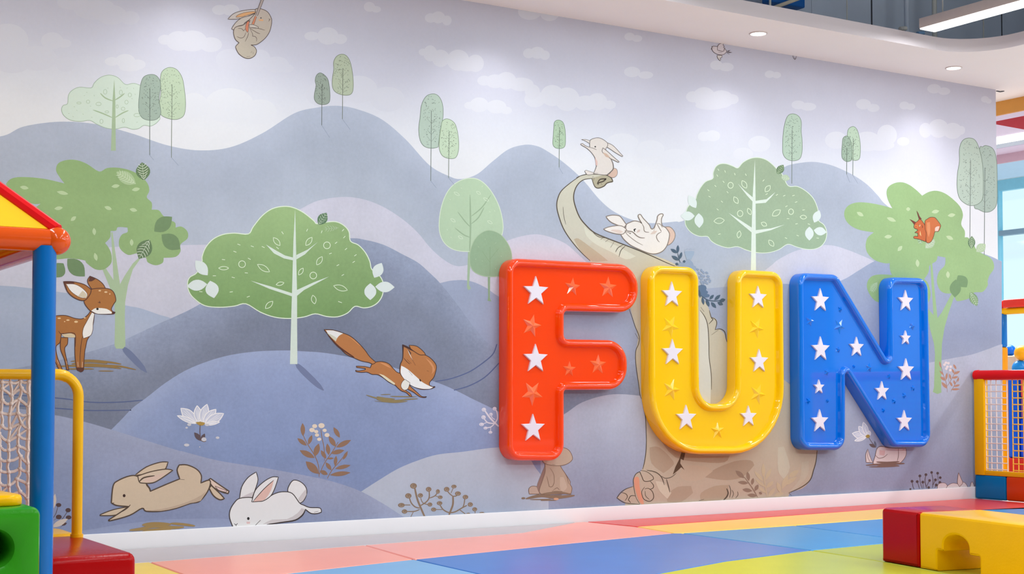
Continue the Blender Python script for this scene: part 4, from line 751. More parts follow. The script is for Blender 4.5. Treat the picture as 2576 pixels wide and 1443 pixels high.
s = Motif('rabbit_print', 'brown rabbit sitting with its back turned under the letter F', 150).C(900,980,4.008)
RD, TN = (120,96,80), (180,158,138)
brush(s, (134,112,92), [(1700,1075),(1850,1060),(2000,1060),(2190,1050)], 34, 4); brush(s, (134,112,92), [(1740,1098),(1850,1100),(1950,1100)], 10, 2); s.ell((134,112,92), 1670, 1092, 20, 10)
s.out((186,164,148), RD, 1.4, [(1730,1050),(1725,1000),(1760,970),(1820,985),(1830,1050)])
s.fill((146,118,108), [(1890,760),(1830,900),(1805,980),(1830,1040),(1880,900)], k=2)
s.out(TN, RD, 1.5, [(1885,740),(1890,820),(1860,920),(1830,1020),(1870,1055),(2000,1050),(2150,1045),(2160,990),(2140,950),(2140,920),(2090,840),(2050,780),(2020,700)])
s.out((188,168,148), RD, 1.5, [(1880,560),(2060,580),(2130,610),(2165,680),(2150,720),(2090,755),(2000,765),(1890,745),(1860,690)])
for L in ([(1940,790),(1975,850),(1980,930),(1960,975),(1930,975),(1915,910),(1905,870)], [(1960,750),(1990,755)], [(2070,810),(2110,880),(2125,950)], [(1970,1010),(2010,985),(2035,1010)]): s.line(RD, 1.4, L)
s.fill((192,172,154), [(2040,880),(2075,880),(2110,980),(2060,1030),(2040,980)], k=3); brush(s, (134,112,92), [(1860,1050),(1960,1040),(2060,1040),(2150,1048)], 20, 3); s.ell((206,160,130), 2000, 1100, 26, 12); s.done()
s = Motif('rabbit_print', 'pale pink rabbit lying on its back under the letter N', 150).C(2100,1000,4.811)
RD, PK = (122,98,92), (212,198,196)
s.out(PK, RD, 1.3, [(380,780),(375,690),(400,620),(420,690),(440,740),(460,785)]); s.line(RD, 1.2, [(395,640),(400,720),(430,780)])
s.out(PK, RD, 1.4, [(465,785),(490,700),(510,620),(560,590),(700,610),(860,610),(865,680),(830,750),(760,800),(600,800),(480,800)])
s.fill((208,172,170), [(540,630),(610,640),(600,700),(540,690)], k=2)
for L in ([(490,690),(530,730),(590,720),(640,680)], [(510,610),(560,585),(640,605),(720,610)], [(770,610),(770,700),(755,770)], [(820,630),(850,625)]): s.line(RD, 1.5, L)
brush(s, (124,98,88), [(380,820),(500,805),(640,800),(780,800),(850,790)], 24, 3); brush(s, (124,98,88), [(420,825),(600,825),(780,820)], 16, 2); s.done()
s = Motif('rabbit_print', 'pair of pale rabbits peeping over the skirting at the far right', 150).C(2100,1000,4.811)
s.out((206,196,200), RD, 1.2, [(1240,1110),(1250,1050),(1290,1030),(1340,1035),(1370,1080),(1372,1110)])
s.out((208,200,202), RD, 1.2, [(1340,1110),(1370,1060),(1430,1032),(1500,1040),(1560,1020),(1600,1060),(1620,1110)])
s.out((206,190,188), RD, 1.2, [(1485,1030),(1490,960),(1498,905),(1530,980),(1548,1030),(1510,1075)])
s.out((208,196,196), RD, 1.2, [(1630,1110),(1650,1030),(1665,1015),(1685,1060),(1690,1110)]); s.done()
# ------------------------------------------------------------------ big letters F, U, N
TH = .10                                   # how far the letters stand off the wall
def star2(c, r, rot=0, inner=.42):
    return [c+Vector((math.sin(rot+math.pi*i/5), math.cos(rot+math.pi*i/5)))*(r if i % 2 == 0 else r*inner) for i in range(10)]
def letter(name, label, cr, outline, rim, rgb, emb, stars, embossed):
    x0, y0, k = cr
    m = mat(name+'_gloss_plastic', rgb, .06, noise=.015, nscale=3, coat=.5, spec=.45)
    me2 = mat(name+'_raised_star', emb, .12, spec=.5, coat=.4, noise=.02)
    ws = bpy.data.materials.get('star_white') or mat('star_white', (232, 222, 232), .35, noise=.02, nscale=8)
    W = lambda p: (lambda q: Vector((q.x, q.z)))(on(x0+p[0]/k, y0+p[1]/k, 1, -TH))
    rp = []
    for x, y, r in outline:
        a, b = W((x, y)), W((x, y+r)); rp.append((a.x, a.y, abs(a.y-b.y)))
    P = rpoly(rp, 10)
    if area2(P) < 0: P = P[::-1]
    cen = sum(P, Vector((0, 0)))/len(P); low = min(p.y for p in P)
    root = empty(name, label, 'letter', (cen.x, 0, low), 'giant letters spelling FUN')
    w = rim
    prof = [(0, .002), (0, TH-.032), (.003, TH-.018), (.009, TH-.008), (.018, TH-.002), (w*.5, TH), (w*.66, TH-.002), (w*.8, TH-.009), (w*.9, TH-.020), (w*.96, TH-.032), (w, TH-.036)]
    bm = bmesh.new(); rings = []
    for d, h in prof:
        rings.append([bm.verts.new((p.x, -h, p.y)) for p in inset(P, d)])
    n = len(P)
    for a, b in zip(rings, rings[1:]):
        for i in range(n): bm.faces.new((a[i], a[(i+1) % n], b[(i+1) % n], b[i]))
    for ring in (rings[-1], rings[0]):
        ring = [bm.verts.new(v.co) for v in ring]
        for t in tessellate_polygon([[Vector((v.co.x, v.co.z, 0)) for v in ring]]):
            try: bm.faces.new([ring[i] for i in t])
            except ValueError: pass
    fin(bm, 'letter_body', m, root, 50, off=root.location)
    py = TH-.036
    for lst, hh, mm, nm in ((stars, .014, ws, 'star'), (embossed, .018, me2, 'embossed_star')):
        for sx, sy, sr, *ro in lst:
            c = W((sx, sy)); r = abs(W((sx, sy-sr)).y-c.y)
            bm = bmesh.new(); S = star2(c, r, ro[0] if ro else 0)
            if nm == 'star':
                lv = [(S, py-.004), (S, py+hh*.75), (star2(c, r*.9, ro[0] if ro else 0), py+hh)]
            else: lv = [(S, py-.004), (S, py+.001)]
            R = [[bm.verts.new((p.x, -h, p.y)) for p in Q] for Q, h in lv]
            for a, b in zip(R, R[1:]):
                for i in range(10): bm.faces.new((a[i], a[(i+1) % 10], b[(i+1) % 10], b[i]))
            cv = bm.verts.new((c.x, -(py+hh), c.y))
            for i in range(10): bm.faces.new((R[-1][i], R[-1][(i+1) % 10], cv))
            fin(bm, nm, mm, root, 8 if nm != 'star' else 30, smooth=nm == 'star', off=root.location)
    return root
letter('letter_sign', 'glossy orange letter F with three white stars on the mural wall', (1230, 630, 2.623),
  [(126,45,100),(995,90,155),(995,410,152),(507,398,32),(507,582,30),(923,590,152),(923,918,150),(507,920,22),(507,1388,108),(126,1385,105)], .049, (253, 68, 0), (255, 116, 66),
  [(327,268,102),(325,714,100),(308,1174,97)], [(573,238,64,.1),(808,242,74,.05),(303,494,78,.25),(553,782,54,.05),(742,752,70,.05),(308,940,86,.63)])
letter('letter_sign', 'glossy yellow letter U with six white stars on the mural wall', (1590, 650, 2.775),
  [(127,42,110),(476,58,98),(482,1012,126),(734,1012,126),(737,72,98),(1066,90,104),(1079,1366,460),(135,1366,460)], .049, (255, 200, 0), (255, 204, 40),
  [(298,252,94),(302,657,97),(398,1114,94),(833,1104,78),(900,272,84),(908,717,87)], [(292,470,82,.5),(300,915,80,.3),(622,1202,64,0),(893,482,74,.45),(903,945,76,.4)])
letter('letter_sign', 'glossy blue letter N with white stars on the mural wall', (1970, 660, 2.946),
  [(122,72,95),(410,85,98),(796,732,16),(787,105,92),(1084,112,95),(1106,1370,104),(828,1370,88),(473,800,14),(473,1393,104),(133,1391,102)], .049, (0, 112, 222), (10, 128, 230),
  [(298,280,92),(300,642,96),(288,922,56),(294,1177,90),(567,627,78),(755,954,76),(930,285,84),(930,558,56),(934,797,88),(921,1177,84)],
  [(225,430,44,.3),(445,470,60,.55),(665,778,36,.2),(350,812,26,.3),(435,645,24,.2),(925,985,24,.6),(990,930,24,.1),(850,1025,24,.2),(770,1094,20,.5),(812,843,20,.3),(450,345,24,.5),(985,470,30,.4),(212,1025,26,.6),(355,1025,14,.3),(550,770,14,.2)])

# ------------------------------------------------------------------ floor mats
def floor_mat(px, rgb, label):
    P = [Vector(on(x, y, 2, 0)[:2]) if not isinstance(x, str) else Vector((float(x), y)) for x, y in px]
    if area2(P) < 0: P = P[::-1]
    P = inset(P, .004); m = bpy.data.materials.get('mat_%d_%d_%d' % rgb)
    if not m: m = mat('mat_%d_%d_%d' % rgb, rgb, .3, noise=.03, nscale=5, bump=.05, bscale=5)
    bm = bmesh.new(); n = len(P); R = []
    for d, h in ((0, -.03), (0, -.004), (.004, 0)): R.append([bm.verts.new((p.x, p.y, h)) for p in inset(P, d)])
    for a, b in zip(R, R[1:]):
        for i in range(n): bm.faces.new((a[i], a[(i+1) % n], b[(i+1) % n], b[i]))
    bm.faces.new(R[-1]); bm.faces.new(R[0][::-1])
    o = fin(bm, 'floor_mat', m, floor, smooth=False); o['label'] = label
W0 = -.0165
floor_mat([('-1', W0), ('4.78', W0), (1313,1339.5), (917,1370.5), (377,1413), ('-1', -.75)], (196,184,186), 'grey strip of mat along the skirting')
floor_mat([('-1', -.75), (377,1413), (458,1443), (560,1480), ('-1', -3)], (248,210,84), 'yellow mat beside the red step block')
floor_mat([(377,1413), (917,1370.5), (1040,1405.7), (800,1433), (470,1471), (458,1443)], (255,164,144), 'salmon pink mat, the left one')
floor_mat([(917,1370.5), (1313,1339.5), ('4.78', W0), ('4.85', W0), (1600,1324.5), (1692,1340.2), (1043,1405.5)], (255,168,154), 'salmon pink mat, the right one')
floor_mat([(470,1471), (800,1433), (1041,1406.2), (1205,1443), (1330,1472), (700,1580)], (124,176,220), 'light blue mat at the front')
floor_mat([(1044,1406.2), (1400,1369.5), (1692,1340.6), (1714,1340.6), (2039,1383.5), (1823,1411.5), (1663,1441), (1420,1490), (1205,1443)], (70,126,200), 'blue mat in front of the letters')
floor_mat([(1663,1441), (1823,1411.5), (2039,1383.8), (2196,1408), (2420,1450), (2000,1540), (1420,1490)], (196,200,62), 'lime green mat beside the red and yellow block')
floor_mat([(2042,1383.4), (2216,1367), (2480,1345), (2650,1380), (2500,1463), (2420,1450), (2196,1408)], (186,192,58), 'lime green mat under the red and yellow block')
floor_mat([(1716,1340.4), (1997,1321.6), (2216,1350), (2330,1358), (2216,1366.6), (2041,1383)], (78,154,206), 'teal blue mat beyond the blue one')
floor_mat([(1999,1321.4), (2216,1304.5), (2330,1294), (2480,1320), (2480,1345), (2332,1357.6), (2218,1349.6)], (72,150,212), 'sky blue mat behind the red block')
floor_mat([(1602,1324), (2225,1279), (2330,1291), (2330,1294), (2216,1304.2), (1714,1340.2), (1694,1340)], (255,204,100), 'amber mat strip along the red one')
floor_mat([('4.86', W0), ('8.25', W0), ('8.25', -.9), (2400,1284.5), (2330,1290.5), (2225,1278.6), (1602,1323.6)], (226,66,62), 'red mat in the corner by the net fence')
floor_mat([(2330,1291), (2400,1285), (2640,1272.5), (2700,1320), (2482,1320)], (20,140,206), 'bright blue mat by the net fence')

# ------------------------------------------------------------------ left: play house corner, rail, blocks
def at(x, y, d): return CAM+ray(x, y)*d
PX = at(109, 900, 4.75); PX = Vector((PX.x, PX.y, 0))
bz = at(143, 603, 4.75).z; BX = Vector((PX.x+.038, PX.y, bz)); S_ = 1.5
ph = empty('play_house', 'play house corner with blue post, orange tubes and yellow roof', 'playhouse', PX)
off = PX
cor = [BX, BX+Vector((-S_, 0, 0)), BX+Vector((-S_, S_, 0)), BX+Vector((0, S_, 0))]
apex = BX+Vector((-S_/2, S_/2, .70))
for i, c in enumerate(cor):
    ball('corner_joint', c, .0475, M['por'], ph, off)
    d = c+Vector((-.038 if i in (0, 3) else .038, 0, 0))
    tube('post', [(d.x, d.y, 0), (d.x, d.y, bz-.02)], .0385, M['pbl'], ph, 28, off)
    tube('roof_beam', [c, cor[(i+1) % 4]], .0385, M['por'], ph, 24, off)
for i in range(4):
    a, b = cor[i], cor[(i+1) % 4]; up = Vector((0, 0, .035)); bm = bmesh.new()
    V = [a+up, b+up, apex+up]; nrm = (V[1]-V[0]).cross(V[2]-V[0]).normalized()*.006
    lo = [bm.verts.new(v-nrm) for v in V]; hi = [bm.verts.new(v+nrm) for v in V]
    bm.faces.new(lo[::-1]); bm.faces.new(hi)
    for q in range(3): bm.faces.new((lo[q], lo[(q+1) % 3], hi[(q+1) % 3], hi[q]))
    fin(bm, 'roof_panel', M['roofy'], ph, off=off)
    bm = bmesh.new()
    btube(bm, [a+Vector((0, 0, .034)), apex+Vector((0, 0, .045))], .0255, 10); fin(bm, 'roof_trim', M['roofr'], ph, 30, off=off)
RT = .2
bm = bmesh.new(); bbox(bm, (.82, -1.9, 0), (1.575, -1.172, RT), .03, 4)
tag(fin(bm, 'step_block', M['red']), 'red soft step block on the mats beside the blue post', 'foam block')
# yellow rounded pad behind the red step
def slab(name, P, z0, z1, m, bev=.02, parent=None):
    if area2(P) < 0: P = P[::-1]
    bm = bmesh.new(); n = len(P); R = []
    for d, h in ((bev*.4, z0), (0, z0+bev*.4), (0, z1-bev), (bev*.3, z1-bev*.3), (bev, z1)): R.append([bm.verts.new((p.x, p.y, h)) for p in inset(P, d)])
    for a, b in zip(R, R[1:]):
        for i in range(n): bm.faces.new((a[i], a[(i+1) % n], b[(i+1) % n], b[i]))
    bm.faces.new(R[-1]); bm.faces.new(R[0][::-1]); return fin(bm, name, m, parent, 50)
tag(slab('round_pad', rpoly([(.8, -1.168, .02), (1.57, -1.168, .03), (1.57, -.77, .30), (.8, -.77, .1)], 10), 0, RT+.005, M['yellow']), 'yellow rounded soft pad behind the red step block', 'foam block')
# handrail
RY = -1.25
rx = on(196, 1100, 1, RY).x; rz = on(145, 941.5, 1, RY).z; q = .085
hr = empty('handrail', 'bent yellow tube handrail standing on the red step block', 'handrail', (rx, RY, RT))
hp = [(rx, RY, RT), (rx, RY, rz-q)] + arcpts((rx-q, RY, rz-q), q, 0, 90, 8)[1:] + [(rx-1.1, RY, rz)]
tube('rail', hp, .0205, M['pye'], hr, 18, hr.location)
tube('foot_collar', [(rx, RY, RT-.002), (rx, RY, RT+.012)], .025, M['pye'], hr, 18, hr.location)
tube('rail_sleeve', arcpts((rx-q, RY, rz-q), q, 62, 100, 5), .0225, M['pye'], hr, 18, hr.location)
# knotted rope net hanging from the rail
def rope_net():
    bm = bmesh.new(); x1 = on(71, 1050, 1, RY).x; nx, nz = 8, 13; z1, z0 = rz-.03, .235; dx = .034; dz = (z1-z0)/nz
    J = {}
    rnd = random.Random(3)
    for i in range(nx+1):
        for j in range(nz+1): J[i, j] = Vector((x1-i*dx+(rnd.uniform(-.008, .008) if i else 0), RY+rnd.uniform(-.004, .004), z1-j*dz+rnd.uniform(-.008, .008)+(dz*.35 if i % 2 and 0 < j < nz else 0)))
    for i in range(nx+1):
        for j in range(nz+1):
            if j < nz:
                a, b = J[i, j], J[i, j+1]; btube(bm, [a, (a+b)/2+Vector((rnd.uniform(-.006, .006), 0, 0)), b], .0062 if i else .0085, 5)
            if i < nx:
                a, b = J[i, j], J[i+1, j]; btube(bm, [a, (a+b)/2+Vector((0, 0, rnd.uniform(-.008, .003))), b], .006, 5)
            if i < nx and j < nz and rnd.random() < .35: btube(bm, [J[i, j], J[i+1, j+1]], .005, 5)
            bmesh.ops.create_icosphere(bm, subdivisions=1, radius=.0105, matrix=Matrix.Translation(J[i, j]))
    for i in range(nx+1): btube(bm, [J[i, 0], (J[i, 0].x, RY, rz-.0206)], .0045, 5)
    o = fin(bm, 'rope_net', M['rope'], None, 60)
    tag(o, 'white knotted rope net hanging below the yellow handrail', 'net')
rope_net()
# green block with a round hole, yellow cap on it
def green():
    y0, y1, x0, x1, H = -2.53, -2.15, .35, 1.084, .428
    hc = on(-14, 1381, 1, y0); hr_ = .054
    O = rpoly([(x0, 0, .02), (x1, 0, .02), (x1, H, .028), (x0, H, .028)], 6)
    if area2(O) < 0: O = O[::-1]
    Hh = [Vector((hc.x+hr_*math.cos(a), hc.z+hr_*math.sin(a))) for a in [2*math.pi*i/40 for i in range(40)]]
    bm = bmesh.new(); bev = .02
    def rings(P, s): return [[bm.verts.new((p.x, y, p.y)) for p in inset(P, d*s)] for d, y in ((bev, y0), (bev*.3, y0+bev*.3), (0, y0+bev), (0, y1-bev), (bev, y1))]
    RO, RH = rings(O, 1), rings(Hh, -1)[:3]; RH.append([bm.verts.new((p.x, y1-.06, p.y)) for p in Hh]); bm.faces.new(RH[-1])
    for R in (RO, RH):
        for a, b in zip(R, R[1:]):
            n = len(a)
            for i in range(n): bm.faces.new((a[i], a[(i+1) % n], b[(i+1) % n], b[i]))
    bm.faces.new(RO[-1])
    for e in (0,):
        vs = RO[e]+RH[e]
        for t in tessellate_polygon([[Vector((v.co.x, v.co.z, 0)) for v in RO[e]], [Vector((v.co.x, v.co.z, 0)) for v in RH[e]]]): bm.faces.new([vs[i] for i in t])
    tag(fin(bm, 'tunnel_block', M['green'], None, 40), 'green soft block with a round hole in front of the blue post', 'foam block')
    tag(slab('cap_pad', rpoly([(.4, -2.49, .03), (1.058, -2.47, .06), (1.03, -2.19, .06), (.4, -2.2, .03)], 6), H, H+.034, M['yellow'], .012), 'yellow flat pad lying on top of the green block', 'foam block')
green()
# ------------------------------------------------------------------ right: red and yellow block with keyhole tunnel
c0 = on(2217.6, 1411.5, 2, 0); c1 = on(2361, 1437, 2, 0); BD = (c1-c0); BD.z = 0; BD.normalize(); BW = Vector((-BD.y, BD.x, 0))
if BW.x < 0: BW = -BW
BH, BWID = .245, .34
pn = BW
def sz(x, y):                              # pixel -> (distance along the face, height) on the block's long face
    d = ray(x, y); t = (c0-CAM).dot(pn)/d.dot(pn); p = CAM+d*t; return Vector(((p-c0).dot(BD), p.z))
sred = sz(2313, 1429)[0]
def block(name, poly, m, label, bev=.016):
    if area2(poly) < 0: poly = poly[::-1]
    bm = bmesh.new(); R = []; n = len(poly)
    for d, w in ((bev, 0), (bev*.3, bev*.3), (0, bev), (0, BWID-bev), (bev*.3, BWID-bev*.3), (bev, BWID)):
        R.append([bm.verts.new(c0+BD*p.x+BW*w+Vector((0, 0, p.y))) for p in inset(poly, d)])
    for a, b in zip(R, R[1:]):
        for i in range(n): bm.faces.new((a[i], a[(i+1) % n], b[(i+1) % n], b[i]))
    for e in (0, -1):
        rg = [bm.verts.new(v.co) for v in R[e]]
        for t in tessellate_polygon([[Vector((p.x, p.y, 0)) for p in inset(poly, bev)]]): bm.faces.new([rg[i] for i in t])
    return tag(fin(bm, name, m, None, 40), label, 'foam block')
block('cube_block', rpoly([(0, 0, .008), (sred-.001, 0, .008), (sred-.001, BH, .012), (0, BH, .022)], 5), M['red'], 'red soft block at the end of the yellow tunnel block')
a0, a1 = sz(2358, 1436)[0], sz(2464, 1436)[0]; u0, u1 = sz(2373.5, 1385)[0], sz(2436, 1385)[0]
zl = (sz(2357, 1397)[1]+sz(2462, 1386)[1])/2; zu = sz(2405, 1346)[1]; ur = (u1-u0)/2; ucz = zu-ur*.62
arch = [Vector((u0+ur+ur*math.cos(t), ucz+ur*.62*math.sin(t))) for t in [math.pi*i/12 for i in range(13)]]
poly = [Vector((sred+.001, 0)), Vector((a0, 0)), Vector((a0, zl)), Vector((u0, zl))] + arch[::-1] + [Vector((u1, zl)), Vector((a1, zl)), Vector((a1, 0)), Vector((1.7, 0))]
top = rpoly([(1.7, 0, .008), (1.7, BH, .02), (sred+.001, BH, .012), (sred+.001, 0, .008)], 5)
poly = [p for p in rpoly([(p.x, p.y, .006 if 0 < i < len(poly)-1 and not 3 < i < 4+len(arch) else 0) for i, p in enumerate(poly)], 3)][0:]
poly = poly[:-1]+[Vector((1.7, 0))]+[Vector((1.7, BH-.02)), Vector((1.694, BH-.006)), Vector((1.68, BH)), Vector((sred+.012, BH)), Vector((sred+.004, BH-.004)), Vector((sred+.001, BH-.012))]
block('tunnel_block', poly, M['yellow'], 'long yellow soft block with a keyhole tunnel at the lower right', .012)
# ------------------------------------------------------------------ right: net fence on padded base
FX = 8.27
fe = empty('net_fence', 'net fence with red padded top rail and yellow vinyl posts', 'fence', (FX, -.6, 0)); fo = fe.location
FE = -1.75
tube('top_rail', [(FX+.02, -.055, .885), (FX+.02, FE, .885)], .036, M['railred'], fe, 20, fo)
tube('rail_end_cap', [(FX+.02, -.018, .885), (FX+.02, -.022, .885), (FX+.02, -.05, .885), (FX+.02, -.056, .885)], [.03, .037, .039, .036], M['railred'], fe, 20, fo)
for k, (ya, yb) in enumerate(((-.108, -.022), (FE, FE+.09))): box('post', (FX-.005, ya, .17), (FX+.045, yb, .86), M['bandyellow'], fe, .006, 2, fo)
box('lower_band', (FX, FE, .17), (FX+.04, -.1, .205), M['bandyellow'], fe, .005, 2, fo)
def fence_net(name, ya, yb, m):
    bm = bmesh.new(); st = .0462; n = int(round((ya-yb)/st))
    for i in range(n+1): btube(bm, [(FX+.02, ya-i*st, .2), (FX+.02, ya-i*st, .86)], .0042, 5)
    z = .215
    while z < .86: btube(bm, [(FX+.02, ya, z), (FX+.02, yb, z)], .0042, 5); z += .0462
    tag(fin(bm, name, m, fe, 60, off=fo), kind='stuff')
fence_net('white_netting', -.108, -.108-4*.0462, M['rope']); fence_net('yellow_netting', -.108-5*.0462, FE+.08, M['roy'])
for k, (ya, yb, m, lb) in enumerate(((-.018, -.286, 'blue', 'blue padded base block under the end of the net fence'), (-.289, -.62, 'orange', 'orange padded base block under the net fence, next to the blue one'))):
    tag(box('base_pad', (FX, yb, 0), (FX+.13, ya, .172), M[m], None, .014), lb, 'foam block')
# ------------------------------------------------------------------ far side room seen past the end of the wall
CE = mat('side_ceiling', (214, 200, 222), .6, noise=.02); n_tr = 0
def trim(a, b, m, label):
    global n_tr
    n_tr += 1; tag(box('trim_%d' % n_tr, a, b, m), label, kind='structure')
def ceil(x0, x1, z, m=CE): tag(box('ceiling.002', (x0, -11, z), (x1, 8.9, z+.06), m), 'lilac white ceiling panel of the side room', kind='structure')
tag(box('ceiling.002', (8.577, .302, 3.0), (8.949, 8.9, 3.06), M['soffit']), 'soffit continuing past the end of the mural wall', kind='structure')
trim((8.95, -11, 2.895), (8.975, 8.9, 3.06), mat('beam_orange', (214, 146, 66), .5, noise=.02), 'orange fascia of a ceiling beam')
ceil(8.975, 9.14, 2.895); ceil(9.14, 10.195, 3.0); ceil(10.72, 11.0, 3.0)
tag(box('ceiling.003', (10.46, -11, 3.005), (10.72, 8.9, 3.08), M['slate']), 'dark recess beside the strip light', kind='structure')
MB_ = mat('beam_mauve', (196, 164, 178), .5, noise=.02)
trim((11.0, -11, 2.918), (11.03, 8.9, 3.06), MB_, 'mauve fascia of a ceiling beam')
ceil(11.03, 11.85, 2.918, mat('side_ceiling_blue', (170, 205, 232), .6, noise=.02)); ceil(11.85, 14.1, 3.4, mat('side_ceiling_cyan', (190, 225, 240), .6, noise=.02))
def prism(name, px, X, th, m, label):
    P = [on(x, y, 0, X) for x, y in px]; bm = bmesh.new(); a = [bm.verts.new(p) for p in P]; b = [bm.verts.new(p+Vector((th, 0, 0))) for p in P]; n = len(P)
    bm.faces.new(a); bm.faces.new(b[::-1])
    for i in range(n): bm.faces.new((a[i], a[(i+1) % n], b[(i+1) % n], b[i]))
    return tag(fin(bm, name, m, smooth=False), label, kind='structure')
prism('trim_9', [(2490,306.5),(2507,303),(2576,288.5),(2640,275),(2640,337),(2576,325.5),(2507,313),(2490,310)], 9.45, .03, mat('pelmet_red', (208, 74, 82), .5, noise=.02), 'red slanting pelmet board below the side ceiling')
sl = empty('strip_light', 'long white strip light on the side room ceiling', 'light', (10.33, 1, 2.99))
box('diffuser', (10.22, -4, 2.985), (10.44, 7, 3.0), M['glow'], sl, off=sl.location); box('housing', (10.205, -4.02, 3.001), (10.45, 7.02, 3.058), M['metal'], sl, off=sl.location)
WXF = 14.0
bm = bmesh.new()
bbox(bm, (WXF, -11, 0), (WXF+.12, 8.9, 1.0)); bbox(bm, (WXF, -11, 3.30), (WXF+.12, 8.9, 4.3)); bbox(bm, (WXF, 4.46, 1.0), (WXF+.12, 8.9, 3.30)); bbox(bm, (WXF, -11, 1.0), (WXF+.12, -7.4, 3.3))
tag(fin(bm, 'wall_right', mat('side_wall', (214, 232, 240), .6, noise=.02), smooth=False), 'far wall of the side room with a band of windows', kind='structure')
tag(box('wall_far', (8.6, 8.9, 0), (14.1, 9.0, 4.3), M['white']), 'white end wall of the side room', kind='structure')
GL = bpy.data.materials.new('window_glass'); GL.use_nodes = True
g = GL.node_tree; g.nodes.clear(); go = g.nodes.new('ShaderNodeOutputMaterial'); gm = g.nodes.new('ShaderNodeMixShader'); gt = g.nodes.new('ShaderNodeBsdfTransparent'); gg = g.nodes.new('ShaderNodeBsdfGlossy')
gt.inputs[0].default_value = (.93, .99, 1, 1); gg.inputs['Roughness'].default_value = .05; gm.inputs[0].default_value = .06
g.links.new(gt.outputs[0], gm.inputs[1]); g.links.new(gg.outputs[0], gm.inputs[2]); g.links.new(gm.outputs[0], go.inputs[0])
ys = [4.46, 2.9, 1.35, -.2, -1.75, -3.3, -4.85, -6.4, -7.4]
for i in range(len(ys)-1):
    w = bpy.data.objects.new('window_%d' % (i+1), None); COL.objects.link(w); w.location = (WXF, (ys[i]+ys[i+1])/2, 1.0); tag(w, 'pale blue framed window in the side room wall', kind='structure'); lo = w.location
    a, b = ys[i+1], ys[i]
    bm = bmesh.new()
    for p, q_ in (((WXF+.02, b-.07, 1.0), (WXF+.09, b, 3.3)), ((WXF+.02, a, 1.0), (WXF+.09, a+.04, 3.3)), ((WXF+.02, a+.04, 3.17), (WXF+.09, b-.07, 3.3)), ((WXF+.02, a+.04, 1.0), (WXF+.09, b-.07, 1.06))): bbox(bm, p, q_)
    fin(bm, 'window_frame', M['frame'], w, smooth=False, off=lo)
    box('transom', (WXF+.01, a+.04, 2.63), (WXF+.1, b-.07, 2.69), M['trans'], w, off=lo)
    for z0, z1 in ((1.06, 2.63), (2.69, 3.17)): box('pane', (WXF+.05, a+.04, z0), (WXF+.056, b-.07, z1), GL, w, off=lo)
# climbing frame
D = 12.0
A = at(2514, 783, D); cx = A.x+.03
cf = empty('climbing_frame', 'climbing frame with yellow top tube and blue and orange padded post behind the fence', 'climbing frame', (cx, 1.0, 0)); co = cf.location
yl, yr = at(2513, 783, D).y, at(2531, 783, D).y
tube('top_tube', [(cx, yl+.12, A.z), (cx, -1.2, A.z)], .028, M['bandyellow'], cf, 14, co)
pw = abs(yl-yr)/2+.012; ym = on(2522.5, 850, 0, cx).y
box('upper_pad', (cx-.03, ym-pw, at(2520, 873, D).z), (cx+.03, ym+pw, A.z-.02), M['pbl'], cf, .012, 2, co)
box('lower_pad', (cx-.035, ym-pw, 0), (cx+.035, ym+pw, at(2520, 873, D).z), vinyl('amber_vinyl', (236, 150, 10)), cf, .014, 2, co)
box('post', (cx-.03, -1.2, 0), (cx+.03, -1.1, A.z-.02), M['pbl'], cf, .012, 2, co)
for (xa, xb, ya, yb, lb) in ((2500, 2524, 755, 775, 'small red cushion resting on the yellow tube, by the wall end'), (2532, 2600, 749, 775, 'long red cushion resting on the yellow tube')):
    p, q_ = on(xa, yb, 0, cx), on(xb, ya, 0, cx)
    tag(box('cushion', (cx-.06, q_.y, A.z+.028), (cx+.06, p.y, q_.z), vinyl('cushion_red', (226, 52, 40)), None, .018), lb, 'cushion')
# foam wall and balls behind the net
fx = 10.05; p0, p1 = on(2531.5, 1000, 0, fx).y, on(2680, 1000, 0, fx).y
zt = on(2560, 945, 0, fx).z
tag(box('foam_panel', (fx, p0-.11, .2), (fx+.14, p0, zt), vinyl('royal_blue', (10, 84, 206)), None, .02), 'narrow blue foam pillar behind the net', 'foam block')
tag(box('foam_panel', (fx+.02, p1, .2), (fx+.16, p0-.115, on(2560, 1052, 0, fx).z), vinyl('deep_blue', (14, 70, 214)), None, .02), 'wide deep blue foam panel behind the net', 'foam block')
tag(box('foam_panel', (fx+.03, p1, on(2560, 1052, 0, fx).z), (fx+.15, p0-.115, on(2560, 1000, 0, fx).z), vinyl('muted_violet', (150, 92, 150)), None, .02), 'violet foam block on the deep blue panel', 'foam block')
tag(box('foam_panel', (fx+.03, p1, on(2560, 1000, 0, fx).z), (fx+.15, p0-.115, zt), vinyl('coral', (228, 86, 84)), None, .02), 'coral foam block on the violet one', 'foam block')
tag(box('foam_panel', (fx-.02, p1, 0), (fx+.2, p0+.02, .2), vinyl('base_red', (196, 30, 12)), None, .02), 'red foam base under the blue panels', 'foam block')
for x, y, r, c, lb in ((2566, 922, 20, (12, 128, 206), 'blue plastic ball below the yellow one'), (2571, 879, 19.5, (238, 166, 8), 'yellow plastic ball on top of the blue one'), (2541, 881, 14.5, (8, 104, 220), 'blue plastic ball behind the yellow one, on the beige box')):
    p = on(x, y, 0, fx+.09+(.2 if x == 2541 else 0)); rr = r*12.1/F_PX
    if x == 2566: p.z = zt+rr
    if x == 2571: p.z = zt+.0673*2+rr-.004
    tag(ball('ball', p, rr, mat('ball_plastic', c, .25, noise=.01)), lb, 'ball')
p = on(2541, 881, 0, fx+.29)
tag(box('storage_box', (fx+.205, p.y-.12, 0), (fx+.39, p.y+.03, p.z-14.5*12.1/F_PX), mat('beige_board', (206, 178, 150), .6, noise=.05), None, .01), 'tall beige box behind the foam panels', 'box')
